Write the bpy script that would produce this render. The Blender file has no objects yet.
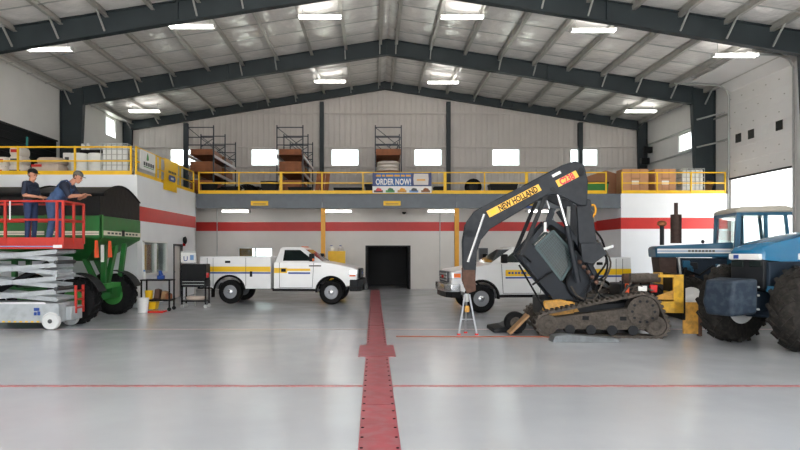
import bpy, bmesh, math, random
import numpy as np
from mathutils import Vector, Matrix
random.seed(7)
rnd = random.Random(11)
PI = math.pi
scn = bpy.context.scene
COL = scn.collection

# ------------------------------------------------------------------ camera
F = 627.0                       # focal length in pixels of an 800 px wide frame
cam_d = bpy.data.cameras.new('camera'); cam = bpy.data.objects.new('camera', cam_d); COL.objects.link(cam)
cam.location = (0, 0, 1.8); cam.rotation_euler = (PI/2, 0, 0)
cam_d.sensor_width = 36; cam_d.lens = F/800*36
cam_d.shift_x = 0.0325; cam_d.shift_y = 0.032
cam_d.clip_start = 0.05; cam_d.clip_end = 500
scn.camera = cam
# ------------------------------------------------------------------ world: bright overcast sky
w = bpy.data.worlds.new('sky'); scn.world = w; w.use_nodes = True
nt = w.node_tree; nt.nodes.clear()
wo = nt.nodes.new('ShaderNodeOutputWorld'); bg = nt.nodes.new('ShaderNodeBackground')
bg.inputs[0].default_value = (0.93, 0.965, 1.0, 1); bg.inputs[1].default_value = 1.0
nt.links.new(bg.outputs[0], wo.inputs[0])
# sun high in front of the hall (behind the camera): lights the yard and the doorway, not the view
sd = bpy.data.lights.new('sun', 'SUN'); sd.energy = 5.0; sd.angle = math.radians(3); sd.color = (1, .95, .88)
sun = bpy.data.objects.new('sun', sd); COL.objects.link(sun)
sun.rotation_euler = Vector((.2, .9, -.8)).to_track_quat('-Z', 'Y').to_euler()
scn.view_settings.view_transform = 'Standard'
scn.view_settings.look = 'None'
scn.view_settings.exposure = 2.35
scn.view_settings.gamma = 1.0
scn.view_settings.use_curve_mapping = False
LAMP = 2.6                      # emission of the fluorescent strips
scn.cycles.max_bounces = 10; scn.cycles.diffuse_bounces = 6; scn.cycles.transparent_max_bounces = 12
scn.cycles.caustics_reflective = False; scn.cycles.caustics_refractive = False
scn.cycles.sample_clamp_indirect = 6.0

# ------------------------------------------------------------------ helpers
def lin(c):
    c /= 255.0
    return c/12.92 if c <= 0.04045 else ((c+0.055)/1.055)**2.4
def rgb(t): return (lin(t[0]), lin(t[1]), lin(t[2]), 1)
def V(*a): return Vector(a)

MATS = {}
def M(name, col, rough=0.5, metal=0.0, var=0.08, scale=4.0, bump=0.0, bscale=30.0, emit=None, spec=0.5, dirt=None, dirt_amt=0.4, coat=0.0):
    m = bpy.data.materials.new(name); m.use_nodes = True; MATS[name] = m
    n = m.node_tree.nodes; l = m.node_tree.links
    b = n['Principled BSDF']
    b.inputs['Roughness'].default_value = rough; b.inputs['Metallic'].default_value = metal
    b.inputs['Specular IOR Level'].default_value = spec
    if coat: b.inputs['Coat Weight'].default_value = coat; b.inputs['Coat Roughness'].default_value = 0.08
    tc = n.new('ShaderNodeTexCoord')
    nz = n.new('ShaderNodeTexNoise'); nz.inputs['Scale'].default_value = scale; nz.inputs['Detail'].default_value = 5
    l.new(tc.outputs['Object'], nz.inputs['Vector'])
    cr = n.new('ShaderNodeValToRGB')
    c = rgb(col)
    cr.color_ramp.elements[0].position = 0.3; cr.color_ramp.elements[1].position = 0.7
    cr.color_ramp.elements[0].color = tuple(x*(1-var) for x in c[:3])+(1,)
    cr.color_ramp.elements[1].color = tuple(min(1, x*(1+var)) for x in c[:3])+(1,)
    l.new(nz.outputs['Fac'], cr.inputs[0])
    out = cr.outputs[0]
    if dirt:
        n2 = n.new('ShaderNodeTexNoise'); n2.inputs['Scale'].default_value = scale*2.3; n2.inputs['Detail'].default_value = 8
        l.new(tc.outputs['Object'], n2.inputs['Vector'])
        r2 = n.new('ShaderNodeValToRGB'); r2.color_ramp.elements[0].position = 0.45; r2.color_ramp.elements[1].position = 0.65
        r2.color_ramp.elements[1].color = (dirt_amt,)*3+(1,)
        l.new(n2.outputs['Fac'], r2.inputs[0])
        mx = n.new('ShaderNodeMix'); mx.data_type = 'RGBA'
        l.new(r2.outputs[0], mx.inputs[0]); l.new(out, mx.inputs[6]); mx.inputs[7].default_value = rgb(dirt)
        out = mx.outputs[2]
    l.new(out, b.inputs['Base Color'])
    if bump:
        n3 = n.new('ShaderNodeTexNoise'); n3.inputs['Scale'].default_value = bscale; n3.inputs['Detail'].default_value = 4
        l.new(tc.outputs['Object'], n3.inputs['Vector'])
        bp = n.new('ShaderNodeBump'); bp.inputs['Strength'].default_value = bump; bp.inputs['Distance'].default_value = 0.05
        l.new(n3.outputs['Fac'], bp.inputs['Height']); l.new(bp.outputs[0], b.inputs['Normal'])
    if emit:
        b.inputs['Emission Color'].default_value = (1, 0.97, 0.92, 1); b.inputs['Emission Strength'].default_value = emit
    return m
def glass_mat(name, col, alpha, rough=0.03):
    m = bpy.data.materials.new(name); m.use_nodes = True; MATS[name] = m
    n = m.node_tree.nodes; l = m.node_tree.links; n.clear()
    o = n.new('ShaderNodeOutputMaterial'); t = n.new('ShaderNodeBsdfTransparent'); g = n.new('ShaderNodeBsdfGlossy')
    t.inputs[0].default_value = rgb(col); g.inputs['Roughness'].default_value = rough
    lw = n.new('ShaderNodeLayerWeight'); lw.inputs[0].default_value = .5
    pw = n.new('ShaderNodeMath'); pw.operation = 'POWER'; pw.inputs[1].default_value = 5; l.new(lw.outputs['Facing'], pw.inputs[0])
    ad = n.new('ShaderNodeMath'); ad.operation = 'MULTIPLY_ADD'; ad.inputs[1].default_value = .9; ad.inputs[2].default_value = alpha*.4; l.new(pw.outputs[0], ad.inputs[0])
    mx = n.new('ShaderNodeMixShader'); l.new(ad.outputs[0], mx.inputs[0]); l.new(t.outputs[0], mx.inputs[1]); l.new(g.outputs[0], mx.inputs[2])
    l.new(mx.outputs[0], o.inputs[0])
    return m

M('steel', (50, 58, 62), .5, 0, spec=.3, var=.10, scale=1.5)
M('galv', (176, 178, 176), .4, .35, var=.06)
M('purlin', (186, 184, 178), .4, .3, var=.08)
M('vinyl', (247, 244, 241), .16, 0, var=.03, scale=2.5, bump=1.0, bscale=2.2, spec=1.0)
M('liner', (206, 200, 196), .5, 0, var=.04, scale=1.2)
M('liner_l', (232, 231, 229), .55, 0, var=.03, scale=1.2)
M('officew', (216, 212, 207), .55, 0, var=.03, scale=1.5)
M('roomw', (230, 233, 236), .55, 0, var=.03, scale=1.5)
M('redpaint', (196, 36, 30), .45, 0, var=.05)
M('mezz', (98, 105, 112), .5, .1, var=.08)
M('yellow', (240, 192, 22), .45, 0, var=.07)
M('amber', (226, 160, 34), .45, 0, var=.06)
M('floorstripe', (156, 72, 82), .38, 0, var=.18, scale=3, dirt=(150, 116, 120), dirt_amt=.5)
M('floorline', (176, 88, 94), .35, 0, var=.2, scale=6, dirt=(180, 176, 176), dirt_amt=.5)
M('faintline', (176, 150, 152), .35, 0, var=.1, scale=6)
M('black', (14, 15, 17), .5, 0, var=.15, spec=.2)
M('blackmatte', (18, 18, 20), .8, 0, var=.15, spec=.2)
M('rubber', (22, 22, 23), .8, 0, spec=.2, var=.2, scale=8, bump=.1)
M('dustrubber', (38, 36, 34), .85, 0, spec=.2, var=.22, scale=6, bump=.15, dirt=(74, 68, 61), dirt_amt=.3)
M('dark', (30, 32, 35), .55, 0, spec=.25, var=.12)
M('chrome', (205, 207, 210), .18, .9, var=.03)
M('alu', (138, 140, 144), .42, .4, var=.08)
M('white', (236, 237, 238), .28, 0, var=.02, coat=.4)
M('whiteplain', (232, 232, 230), .5, 0, var=.03)
M('plastic', (224, 226, 224), .45, 0, var=.05)
M('seam', (70, 72, 74), .6)
M('dglass', (26, 34, 33), .08, 0, var=.1, spec=.35)
M('bandyellow', (244, 196, 22), .4, 0, var=.03)
M('bandblue', (34, 72, 150), .4, 0, var=.05)
M('amberlens', (240, 110, 20), .25, 0, var=.05)
M('redlens', (200, 30, 30), .25, 0, var=.05)
M('lens', (222, 226, 230), .1, .2, var=.05)
M('green', (30, 104, 44), .4, 0, var=.18, scale=1.5, dirt=(60, 84, 40), dirt_amt=.35)
M('greenlite', (60, 138, 62), .5, 0, var=.08)
M('tarp', (13, 14, 15), .5, 0, var=.2, spec=.3, bump=.2, bscale=5)
M('cream', (222, 214, 196), .5, 0, var=.05)
M('orange', (240, 92, 40), .5, 0, var=.04)
M('liftred', (188, 46, 34), .45, 0, var=.08, scale=5)
M('liftgrey', (176, 182, 186), .45, .1, var=.08, scale=3, dirt=(140, 144, 146), dirt_amt=.4)
M('liftwhite', (218, 220, 220), .45, 0, var=.05)
M('blue', (24, 90, 122), .35, 0, var=.1, scale=2, coat=.3)
M('bluebright', (18, 102, 144), .25, 0, var=.06, scale=2, coat=.5)
M('bluegrey', (40, 52, 66), .6, 0, spec=.25, var=.12, scale=4, dirt=(88, 96, 102), dirt_amt=.3)
M('navyscreen', (30, 42, 55), .6, 0, spec=.25, var=.12)
M('stackbrown', (70, 52, 46), .7, .2, var=.25, scale=8)
M('roofgrey', (196, 190, 178), .6, 0, var=.05)
M('charcoal', (36, 40, 46), .5, 0, spec=.25, var=.14, scale=4, dirt=(70, 72, 74), dirt_amt=.15)
M('cabdark', (25, 31, 39), .5, 0, spec=.25, var=.15, scale=5)
M('cabmesh', (56, 76, 78), .5, .2, var=.15)
M('nhyellow', (244, 186, 62), .45, 0, var=.06)
M('dirtyellow', (206, 152, 62), .55, 0, var=.15, scale=5, dirt=(120, 92, 50), dirt_amt=.5)
M('nhdull', (222, 172, 46), .5, 0, var=.12, scale=4, dirt=(150, 112, 50), dirt_amt=.5)
M('mud', (80, 73, 66), .85, 0, var=.3, scale=9, bump=.3, dirt=(58, 52, 47), dirt_amt=.7)
M('rust', (90, 64, 52), .75, .1, var=.25, scale=10)
M('rampgrey', (118, 123, 126), .5, .3, var=.15, scale=5, dirt=(90, 94, 96), dirt_amt=.5)
M('board', (150, 116, 80), .7, 0, var=.2, scale=6)
M('rackbrown', (142, 84, 48), .65, 0, var=.25, scale=4)
M('rackblue', (46, 52, 62), .5, .2, var=.1)
M('rackbeam', (224, 208, 198), .5, 0, var=.05)
M('cardboard', (196, 148, 112), .75, 0, var=.08, scale=4)
M('cardboard_d', (160, 112, 80), .75, 0, var=.1, scale=4)
M('sack', (222, 214, 206), .7, 0, var=.06, bump=.3, bscale=8)
M('sacktan', (196, 180, 166), .7, 0, var=.1, bump=.3, bscale=8)
M('navy', (28, 36, 56), .8, 0, var=.12, scale=10, bump=.2)
M('denim', (58, 82, 120), .8, 0, var=.14, scale=12, bump=.2)
M('denim_d', (40, 58, 96), .8, 0, var=.14, scale=12, bump=.2)
M('skin', (188, 132, 106), .55, 0, var=.06, scale=10)
M('boot', (48, 38, 32), .7, 0, var=.1)
M('hair', (58, 48, 42), .8, 0, var=.15)
M('capgrey', (92, 90, 84), .8, 0, var=.1)
M('eye', (24, 20, 18), .2)
M('signblue', (34, 92, 156), .45, 0, var=.15, scale=1.2)
M('signnavy', (34, 50, 104), .45, 0, var=.05)
M('poster', (196, 186, 160), .5, 0, var=.3, scale=3)
M('teal', (44, 128, 124), .5)
M('gravel', (214, 210, 202), .9, 0, var=.12, scale=.8)
M('cord', (158, 84, 56), .6)
M('greyblue', (110, 150, 200), .5)
M('lampbody', (232, 232, 230), .4)
M('tube', (255, 255, 255), .4, 0, var=0, emit=LAMP)
M('concrete', (177, 181, 187), .3, 0, var=.12, scale=.35)
glass_mat('pane', (244, 250, 248), .1)
glass_mat('cabglass', (238, 244, 243), .12)

class MB:
    """collects faces; build() links them as one mesh object"""
    def __init__(s): s.v = []; s.f = []
    def add(s, vs, fs):
        o = len(s.v); s.v += [tuple(p) for p in vs]; s.f += [tuple(i+o for i in f) for f in fs]; return s
    def box(s, x0, x1, y0, y1, z0, z1):
        return s.add([(x0,y0,z0),(x1,y0,z0),(x1,y1,z0),(x0,y1,z0),(x0,y0,z1),(x1,y0,z1),(x1,y1,z1),(x0,y1,z1)],
              [(0,3,2,1),(4,5,6,7),(0,1,5,4),(1,2,6,5),(2,3,7,6),(3,0,4,7)])
    def slab(s, o, u, v, w_, h, t):
        """plate: corner o, w_ along u, h along v, thickness t towards u x v"""
        o = Vector(o); u = Vector(u).normalized(); v = Vector(v).normalized(); n = u.cross(v)
        p = [o, o+u*w_, o+u*w_+v*h, o+v*h]
        return s.add(p+[q+n*t for q in p], [(0,3,2,1),(4,5,6,7),(0,1,5,4),(1,2,6,5),(2,3,7,6),(3,0,4,7)])
    def bar(s, p, q, a, b, up=(0,0,1)):
        p = Vector(p); q = Vector(q); d = (q-p); d.normalize(); up = Vector(up)
        if abs(d.dot(up)) > .97: up = Vector((0,1,0))
        x = d.cross(up).normalized(); y = x.cross(d).normalized()
        c = [x*sa*a/2+y*sb*b/2 for sa, sb in ((-1,-1),(1,-1),(1,1),(-1,1))]
        return s.add([p+k for k in c]+[q+k for k in c], [(0,3,2,1),(4,5,6,7),(0,1,5,4),(1,2,6,5),(2,3,7,6),(3,0,4,7)])
    def prism(s, prof, y0, y1, axis='y'):
        """side outline (a,z) pulled along an axis"""
        n = len(prof); ar = sum(prof[i][0]*prof[(i+1)%n][1]-prof[(i+1)%n][0]*prof[i][1] for i in range(n))
        if ar < 0: prof = prof[::-1]
        if axis == 'y': vs = [(a,y0,b) for a,b in prof]+[(a,y1,b) for a,b in prof]
        elif axis == 'x': vs = [(y1,a,b) for a,b in prof]+[(y0,a,b) for a,b in prof]; 
        else: vs = [(a,b,y1) for a,b in prof]+[(a,b,y0) for a,b in prof]
        fs = [tuple(range(n)), tuple(range(2*n-1, n-1, -1))]+[(i, i+n, (i+1)%n+n, (i+1)%n) for i in range(n)]
        return s.add(vs, fs)
    def tube(s, pts, r, seg=8, caps=True):
        pts = [Vector(p) for p in pts]; n = len(pts); rs = r if isinstance(r, (list, tuple)) else [r]*n
        rings = []; x = None
        for i, p in enumerate(pts):
            d = (pts[min(i+1, n-1)]-pts[max(i-1, 0)]).normalized()
            if x is None:
                ref = Vector((0,0,1)) if abs(d.z) < .9 else Vector((1,0,0)); x = d.cross(ref).normalized()
            else:
                x = (x-d*x.dot(d)).normalized()
            y = d.cross(x)
            rings.append([p+(x*math.cos(2*PI*k/seg)+y*math.sin(2*PI*k/seg))*rs[i] for k in range(seg)])
        vs = [q for rr in rings for q in rr]
        fs = [(i*seg+k, i*seg+(k+1)%seg, (i+1)*seg+(k+1)%seg, (i+1)*seg+k) for i in range(n-1) for k in range(seg)]
        if caps: fs += [tuple(range(seg-1, -1, -1)), tuple((n-1)*seg+k for k in range(seg))]
        return s.add(vs, fs)
    def lathe(s, prof, c=(0,0,0), axis='y', seg=32):
        """prof: (radius, offset along axis)"""
        vs = []
        for r, h in prof:
            for k in range(seg):
                a, b = r*math.cos(2*PI*k/seg), r*math.sin(2*PI*k/seg)
                p = {'y': (a, h, b), 'x': (h, a, b), 'z': (a, b, h)}[axis]
                vs.append((p[0]+c[0], p[1]+c[1], p[2]+c[2]))
        n = len(prof)
        fs = [(i*seg+k, i*seg+(k+1)%seg, (i+1)*seg+(k+1)%seg, (i+1)*seg+k) for i in range(n-1) for k in range(seg)]
        fs += [tuple(range(seg)), tuple((n-1)*seg+k for k in range(seg-1, -1, -1))]
        return s.add(vs, fs)
    def loft(s, loops):
        n = len(loops[0]); vs = [p for L in loops for p in L]
        fs = [(i*n+k, i*n+(k+1)%n, (i+1)*n+(k+1)%n, (i+1)*n+k) for i in range(len(loops)-1) for k in range(n)]
        fs += [tuple(range(n-1, -1, -1)), tuple((len(loops)-1)*n+k for k in range(n))]
        return s.add(vs, fs)
    def ball(s, c, r, seg=12, rings=8, sc=(1,1,1)):
        prof = [(max(1e-4, math.sin(PI*i/rings))*r, -math.cos(PI*i/rings)*r) for i in range(rings+1)]
        m = MB().lathe(prof, (0,0,0), 'z', seg)
        return s.add([(p[0]*sc[0]+c[0], p[1]*sc[1]+c[1], p[2]*sc[2]+c[2]) for p in m.v], m.f)
    def build(s, name, mat, parent=None, bevel=0, smooth=False, world=True, fix=True):
        me = bpy.data.meshes.new(name)
        off = Vector((0,0,0))
        if parent is not None and world:
            p = parent
            while p: off += Vector(p.location); p = p.parent
        me.from_pydata([Vector(p)-off for p in s.v], [], s.f)
        if fix:
            bm = bmesh.new(); bm.from_mesh(me); bmesh.ops.recalc_face_normals(bm, faces=bm.faces); bm.to_mesh(me); bm.free()
        me.materials.append(MATS[mat]); me.update()
        if smooth:
            for p in me.polygons: p.use_smooth = True
            me.set_sharp_from_angle(angle=math.radians(38))
        o = bpy.data.objects.new(name, me); COL.objects.link(o)
        if parent is not None: o.parent = parent
        if bevel:
            b = o.modifiers.new('bevel', 'BEVEL'); b.width = bevel; b.segments = 2; b.limit_method = 'ANGLE'
            for p in me.polygons: p.use_smooth = True
            me.set_sharp_from_angle(angle=math.radians(38))
        return o

def tag(o, label, cat=None, group=None, kind=None):
    o['label'] = label
    if cat: o['category'] = cat
    if group: o['group'] = group
    if kind: o['kind'] = kind
    return o
def thing(name, label, cat, loc=(0,0,0), rz=0, group=None):
    o = bpy.data.objects.new(name, None); COL.objects.link(o); o.empty_display_size = .1
    o.location = loc; o.rotation_euler = (0,0,rz)
    return tag(o, label, cat, group)
def place(name, mesh, parent, loc, rot=(0,0,0)):
    o = bpy.data.objects.new(name, mesh); COL.objects.link(o); o.parent = parent; o.location = loc; o.rotation_euler = rot
    return o
def copy_tree(o, loc, rz=None, label=None, parent=None, keep=False):
    c = o.copy(); COL.objects.link(c); c.parent = parent
    if not keep: c.location = loc
    if rz is not None: c.rotation_euler = (0,0,rz)
    if label: c['label'] = label
    for ch in list(o.children): copy_tree(ch, None, None, None, c, True)
    return c
def text(name, body, size, mat, parent, o, u, v, off=.004, bold=.012, squeeze=1.0):
    cu = bpy.data.curves.new(name, 'FONT'); cu.body = body; cu.size = size; cu.offset = bold*size; cu.resolution_u = 2
    t = bpy.data.objects.new(name, cu); COL.objects.link(t)
    dg = bpy.context.evaluated_depsgraph_get(); dg.update()
    me = bpy.data.meshes.new_from_object(t.evaluated_get(dg))
    bpy.data.objects.remove(t); bpy.data.curves.remove(cu)
    u = Vector(u).normalized(); v = Vector(v).normalized(); n = u.cross(v); o = Vector(o)
    base = Vector((0,0,0)); p = parent
    while p: base += Vector(p.location); p = p.parent
    for vv in me.vertices:
        c = vv.co.copy(); vv.co = o-base+u*(c.x*squeeze)+v*c.y+n*off
    me.materials.clear(); me.materials.append(MATS[mat])
    ob = bpy.data.objects.new(name, me); COL.objects.link(ob); ob.parent = parent
    return ob
def at(px, py, Y): return V((px-374)/F*Y, Y, 1.8+(250.6-py)/F*Y)
def X_(px, Y): return (px-374)/F*Y
def Z_(py, Y): return 1.8+(250.6-py)/F*Y

# ================================================================== THE BUILDING
XC, HW = 0.6, 14.36
XL, XR = XC-HW, XC+HW
EAVE, RIDGE = 8.85, 11.1
SL = (RIDGE-EAVE)/HW
YB, YF = 34.6, -6.0
def roofz(x): return RIDGE-SL*abs(x-XC)
MZ = 4.2                          # mezzanine floor level
MY = 26.3                         # its front edge
LX, LY = -7.48, 19.8              # inner corner of the left room
RX = 10.36                        # left corner of the right room
OY = 29.2                         # office wall under the mezzanine
S = 'structure'

# ---- ground outside and floor
o = MB().box(-120, 120, -90, 150, -.30, -.12).build('ground', 'gravel'); tag(o, 'pale gravel yard outside the hall', kind=S)
floor = MB().box(XL-.2, XR+.2, YF, YB+.2, -.12, 0).build('floor', 'concrete'); tag(floor, 'glossy pale grey concrete hall floor', kind=S)
fm = MATS['concrete']; n = fm.node_tree.nodes; l = fm.node_tree.links; b = n['Principled BSDF']
nz = n.new('ShaderNodeTexNoise'); nz.inputs['Scale'].default_value = 1.3; nz.inputs['Detail'].default_value = 6
mr = n.new('ShaderNodeMapRange'); mr.inputs[3].default_value = .10; mr.inputs[4].default_value = .32
tcn = [q for q in n if q.type == 'TEX_COORD'][0]
l.new(tcn.outputs['Object'], nz.inputs['Vector']); l.new(nz.outputs['Fac'], mr.inputs[0]); l.new(mr.outputs[0], b.inputs['Roughness'])
# painted and plated strips on the floor (parts of the floor)
for i, (a, c) in enumerate([(2.0,4.55),(4.56,7.3),(7.31,10.6),(11.95,15.0),(15.02,18.2),(18.22,22.0),(22.02,25.6),(25.62,28.4)]):
    MB().box(-.144, .244, a, c, 0, .008).build('cover_plate', 'floorstripe', floor)
MB().box(-.27, .37, 10.62, 11.93, 0, .010).build('cover_plate', 'floorstripe', floor)
bolt_me = MB().lathe([(.016, 0), (.016, .004), (.009, .006)], (0,0,0), 'z', 8).build('bolt', 'blackmatte', floor).data
bpy.data.objects.remove(bpy.data.objects['bolt'])
y = 4.7
while y < 20:
    if not 10.5 < y < 12.0:
        for x in (-.115, .215): place('bolt', bolt_me, floor, (x, y, .008))
    y += .33
MB().box(XL+.1, -.15, 8.28, 8.38, 0, .003).build('painted_line', 'floorline', floor)
MB().box(.25, XR-.1, 8.28, 8.38, 0, .003).build('painted_line', 'floorline', floor)
MB().box(XL+.1, -.15, 14.3, 14.38, 0, .003).build('painted_line', 'faintline', floor)
MB().box(.25, XR-.1, 14.3, 14.38, 0, .003).build('painted_line', 'faintline', floor)

# ---- corrugated end wall with window openings
def corr(m, x0, x1, z0, z1, Y, pitch=.3, d=.016, thick=.12):
    """ribbed sheet facing -Y; z1 may be a function of x"""
    xs = []; x = math.floor(x0/pitch)*pitch
    while x < x1:
        for k, dd in ((0, 0), (.55, 0), (.7, d), (.85, d)):
            q = x+k*pitch
            if x0 < q < x1: xs.append((q, dd))
        x += pitch
    if x0 < XC < x1: xs.append((XC, 0))
    xs = sorted([(x0, 0)]+xs+[(x1, 0)])
    top = z1 if callable(z1) else (lambda q: z1)
    n = len(xs)
    vs = [(q, Y-dd, z0) for q, dd in xs]+[(q, Y-dd, top(q)) for q, dd in xs]
    fs = [(i, i+1, n+i+1, n+i) for i in range(n-1)]
    vs += [(x0, Y+thick, z0), (x1, Y+thick, z0), (x1, Y+thick, top(x1)), (x0, Y+thick, top(x0))]; b0 = 2*n
    fs += [(b0, b0+3, b0+2, b0+1), (0, n, b0+3, b0), (n-1, b0+1, b0+2, 2*n-1)]
    if not callable(z1): fs.append(tuple(range(n, 2*n))+(b0+2, b0+3))
    fs.append(tuple(range(n-1, -1, -1))+(b0, b0+1))
    m.add(vs, fs)
WIN = [-10.49, -6.02, -1.6, 2.98, 7.28, 11.59]; WZ0, WZ1, WW = 6.47, 7.42, .775
m = MB()
corr(m, XL, XR, 2.3, WZ0, YB); corr(m, XL, XR, WZ1, roofz, YB)
e = [XL]+[q for c in WIN for q in (c-WW, c+WW)]+[XR]
for i in range(0, len(e), 2): corr(m, e[i], e[i+1], WZ0, WZ1, YB)
corr(m, XL, -7.0, 0, 2.3, YB); corr(m, -5.3, XR, 0, 2.3, YB); corr(m, -7.0, -5.3, 0, .8, YB)
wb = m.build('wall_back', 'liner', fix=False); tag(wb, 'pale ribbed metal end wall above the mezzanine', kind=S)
for z in (5.55, 6.42, 7.5, 9.35):
    MB().box(XL+.1 if z < 9 else -12.5, XR-.1 if z < 9 else 13.6, YB-.16, YB-.04, z-.035, z+.035).build('girt', 'liner', wb)
wn = ['behind the leftmost brown storage rack', 'between the left and middle racks', 'left of the shelf rack above the banner', 'right of the banner and second dark post',
      'above the black boxes at centre right', 'rightmost one crossed by a dark post']
def window(num, label, x0, x1, z0, z1, Y0, axis='y', th=.08, mull=0):
    t = thing('window_%d' % num, label, None, ((x0+x1)/2, Y0, z0) if axis == 'y' else (Y0, (x0+x1)/2, z0)); t['kind'] = S
    m = MB(); f = .05
    def bb(a, c, d, e_):
        if axis == 'y': m.box(a, c, Y0-th/2, Y0+th/2, d, e_)
        else: m.box(Y0-th/2, Y0+th/2, a, c, d, e_)
    bb(x0, x0+f, z0, z1); bb(x1-f, x1, z0, z1); bb(x0, x1, z0, z0+f); bb(x0, x1, z1-f, z1)
    for k in range(mull):
        xm = x0+(x1-x0)*(k+1)/(mull+1); bb(xm-f/2, xm+f/2, z0, z1)
    m.build('window_frame', 'whiteplain', t)
    for k in range(mull+1):
        a = x0+(x1-x0)*k/(mull+1)+f/2; c = x0+(x1-x0)*(k+1)/(mull+1)-f/2
        m = MB()
        if axis == 'y': m.box(a, c, Y0-.006, Y0+.006, z0+f, z1-f)
        else: m.box(Y0-.006, Y0+.006, a, c, z0+f, z1-f)
        m.build('pane', 'pane', t)
    return t
wi = 1
for c, lb in zip(WIN, wn):
    window(wi, 'bright end wall window '+lb, c-WW, c+WW, WZ0, WZ1, YB+.04); wi += 1
window(wi, 'added window at the back of the office to brighten its front window', -7.0, -5.3, .8, 2.3, YB+.04); wi += 1  # opening added so daylight brightens the office panes in front

# ---- side walls
def ywall(m, x0, x1, holes, Ya, Yb, top):
    """wall in a YZ plane with rectangular holes (y0,y1,z0,z1), sorted in y, not overlapping"""
    y = Ya
    for (a, c, d, e_) in holes:
        m.box(x0, x1, y, a, 0, top)
        if d > 0: m.box(x0, x1, a, c, 0, d)
        m.box(x0, x1, a, c, e_, top); y = c
    m.box(x0, x1, y, Yb, 0, top)
m = MB(); ywall(m, XL-.18, XL, [(32.2, 33.4, 7.75, 8.75)], YF, YB, EAVE+.15)
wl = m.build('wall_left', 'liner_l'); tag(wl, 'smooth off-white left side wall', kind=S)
window(wi, 'narrow window high on the left wall near the end frame', 32.2, 33.4, 7.75, 8.75, XL-.08, 'x'); wi += 1
DY0, DY1, DZ = 22.35, 26.15, 8.4
m = MB(); ywall(m, XR, XR+.18, [(DY0, DY1, 0, DZ), (29.2, 30.85, 6.6, 7.48)], YF, YB, EAVE+.15)
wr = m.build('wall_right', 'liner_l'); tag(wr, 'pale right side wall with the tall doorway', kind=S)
window(wi, 'bright window on the right wall beside the dark column', 29.2, 30.85, 6.6, 7.48, XR+.08, 'x'); wi += 1
for z in (6.5, 7.55): 
    MB().box(XR-.1, XR-.003, 26.4, YB-.1, z-.03, z+.03).build('girt', 'galv', wr)
for z in (6.3, 7.5): MB().bar((XR-.25, 26.3, z+.1), (XR-.9, 27.3, z), .06, .06).build('girt_stub', 'galv', wr)
# front of the hall: wide open doorway behind the camera
m = MB(); m.box(XL-.18, XL+2.2, YF-.2, YF, 0, EAVE); m.box(XR-2.2, XR+.18, YF-.2, YF, 0, EAVE)
m.prism([(XL-.18, 7.2), (XR+.18, 7.2), (XR+.18, roofz(XR)+.1), (XC, RIDGE+.1), (XL-.18, roofz(XL)+.1)], YF-.2, YF)
o = m.build('wall_front', 'liner_l'); tag(o, 'hall front wall with its wide open doorway behind the camera', kind=S)

# ---- roof
ceil = MB()
for sx in (-1, 1):
    x1 = XC+sx*(HW+.2); z1 = RIDGE-SL*(HW+.2)
    ceil.add([(XC, YF, RIDGE), (x1, YF, z1), (x1, YB+.2, z1), (XC, YB+.2, RIDGE)]+[(XC, YF, RIDGE+.15), (x1, YF, z1+.15), (x1, YB+.2, z1+.15), (XC, YB+.2, RIDGE+.15)],
             [(0,1,2,3), (4,7,6,5), (0,4,5,1), (1,5,6,2), (2,6,7,3), (3,7,4,0)])
ceil = ceil.build('ceiling', 'vinyl'); tag(ceil, 'white insulated roof underside between steel purlins', kind=S)
BAYS = [13.5, 20.5, 27.5]; BL = 6.94
PO = [.35+1.5*k for k in range(10)]
def pur_mesh():
    m = MB(); m.box(-.03, .03, 0, BL, -.21, -.02); m.box(-.03, .10, 0, BL, -.22, -.195); m.box(-.10, .03, 0, BL, -.035, -.015)
    o = m.build('purlin', 'purlin'); me = o.data; bpy.data.objects.remove(o); return me
pm = pur_mesh()
def panel_mesh(wid, sx, seed):
    r = random.Random(seed); nx, ny = 8, 36; vs = []; fs = []
    for j in range(ny+1):
        for i in range(nx+1):
            u, v_ = i/nx, j/ny
            cell = abs(math.sin(5*PI*v_))**.5
            z = -.012-SL*u*wid*1.0-(.075*math.sin(PI*u)**.7*(.35+.65*cell)) + r.uniform(-.006, .006)*math.sin(PI*u)
            vs.append((sx*u*wid, v_*BL, z))
    for j in range(ny):
        for i in range(nx):
            a = j*(nx+1)+i; fs.append((a, a+1, a+nx+2, a+nx+1) if sx < 0 else (a+1, a, a+nx+1, a+nx+2))
    me = bpy.data.meshes.new('insulation_panel'); me.from_pydata(vs, [], fs); me.materials.append(MATS['vinyl'])
    for p in me.polygons: p.use_smooth = True
    return me
pan = {(sx, k): panel_mesh(1.5, sx, sx*10+k) for sx in (-1, 1) for k in range(3)}
pan_e = {sx: panel_mesh(HW-PO[-1], sx, 5+sx) for sx in (-1, 1)}
pan_r = {sx: panel_mesh(PO[0], sx, 15+sx) for sx in (-1, 1)}
for bi, Y0 in enumerate(BAYS):
    for sx in (-1, 1):
        place('insulation_panel', pan_r[sx], ceil, (XC, Y0+.03, RIDGE))
        for k, po in enumerate(PO):
            x = XC+sx*po
            place('purlin', pm, ceil, (x, Y0+.03, roofz(x)), (0, 0, 0))
            place('insulation_panel', pan[(sx, (k+bi) % 3)] if k < 9 else pan_e[sx], ceil, (x, Y0+.03, roofz(x)))
        for q in (BL*.2, BL*.4, BL*.6, BL*.8):
            MB().bar((XC+sx*.3, Y0+q, roofz(XC+sx*.3)-.12), (XC+sx*(HW-.1), Y0+q, roofz(XC+sx*(HW-.1))-.12), .06, .012).build('sag_strap', 'galv', ceil)

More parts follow.
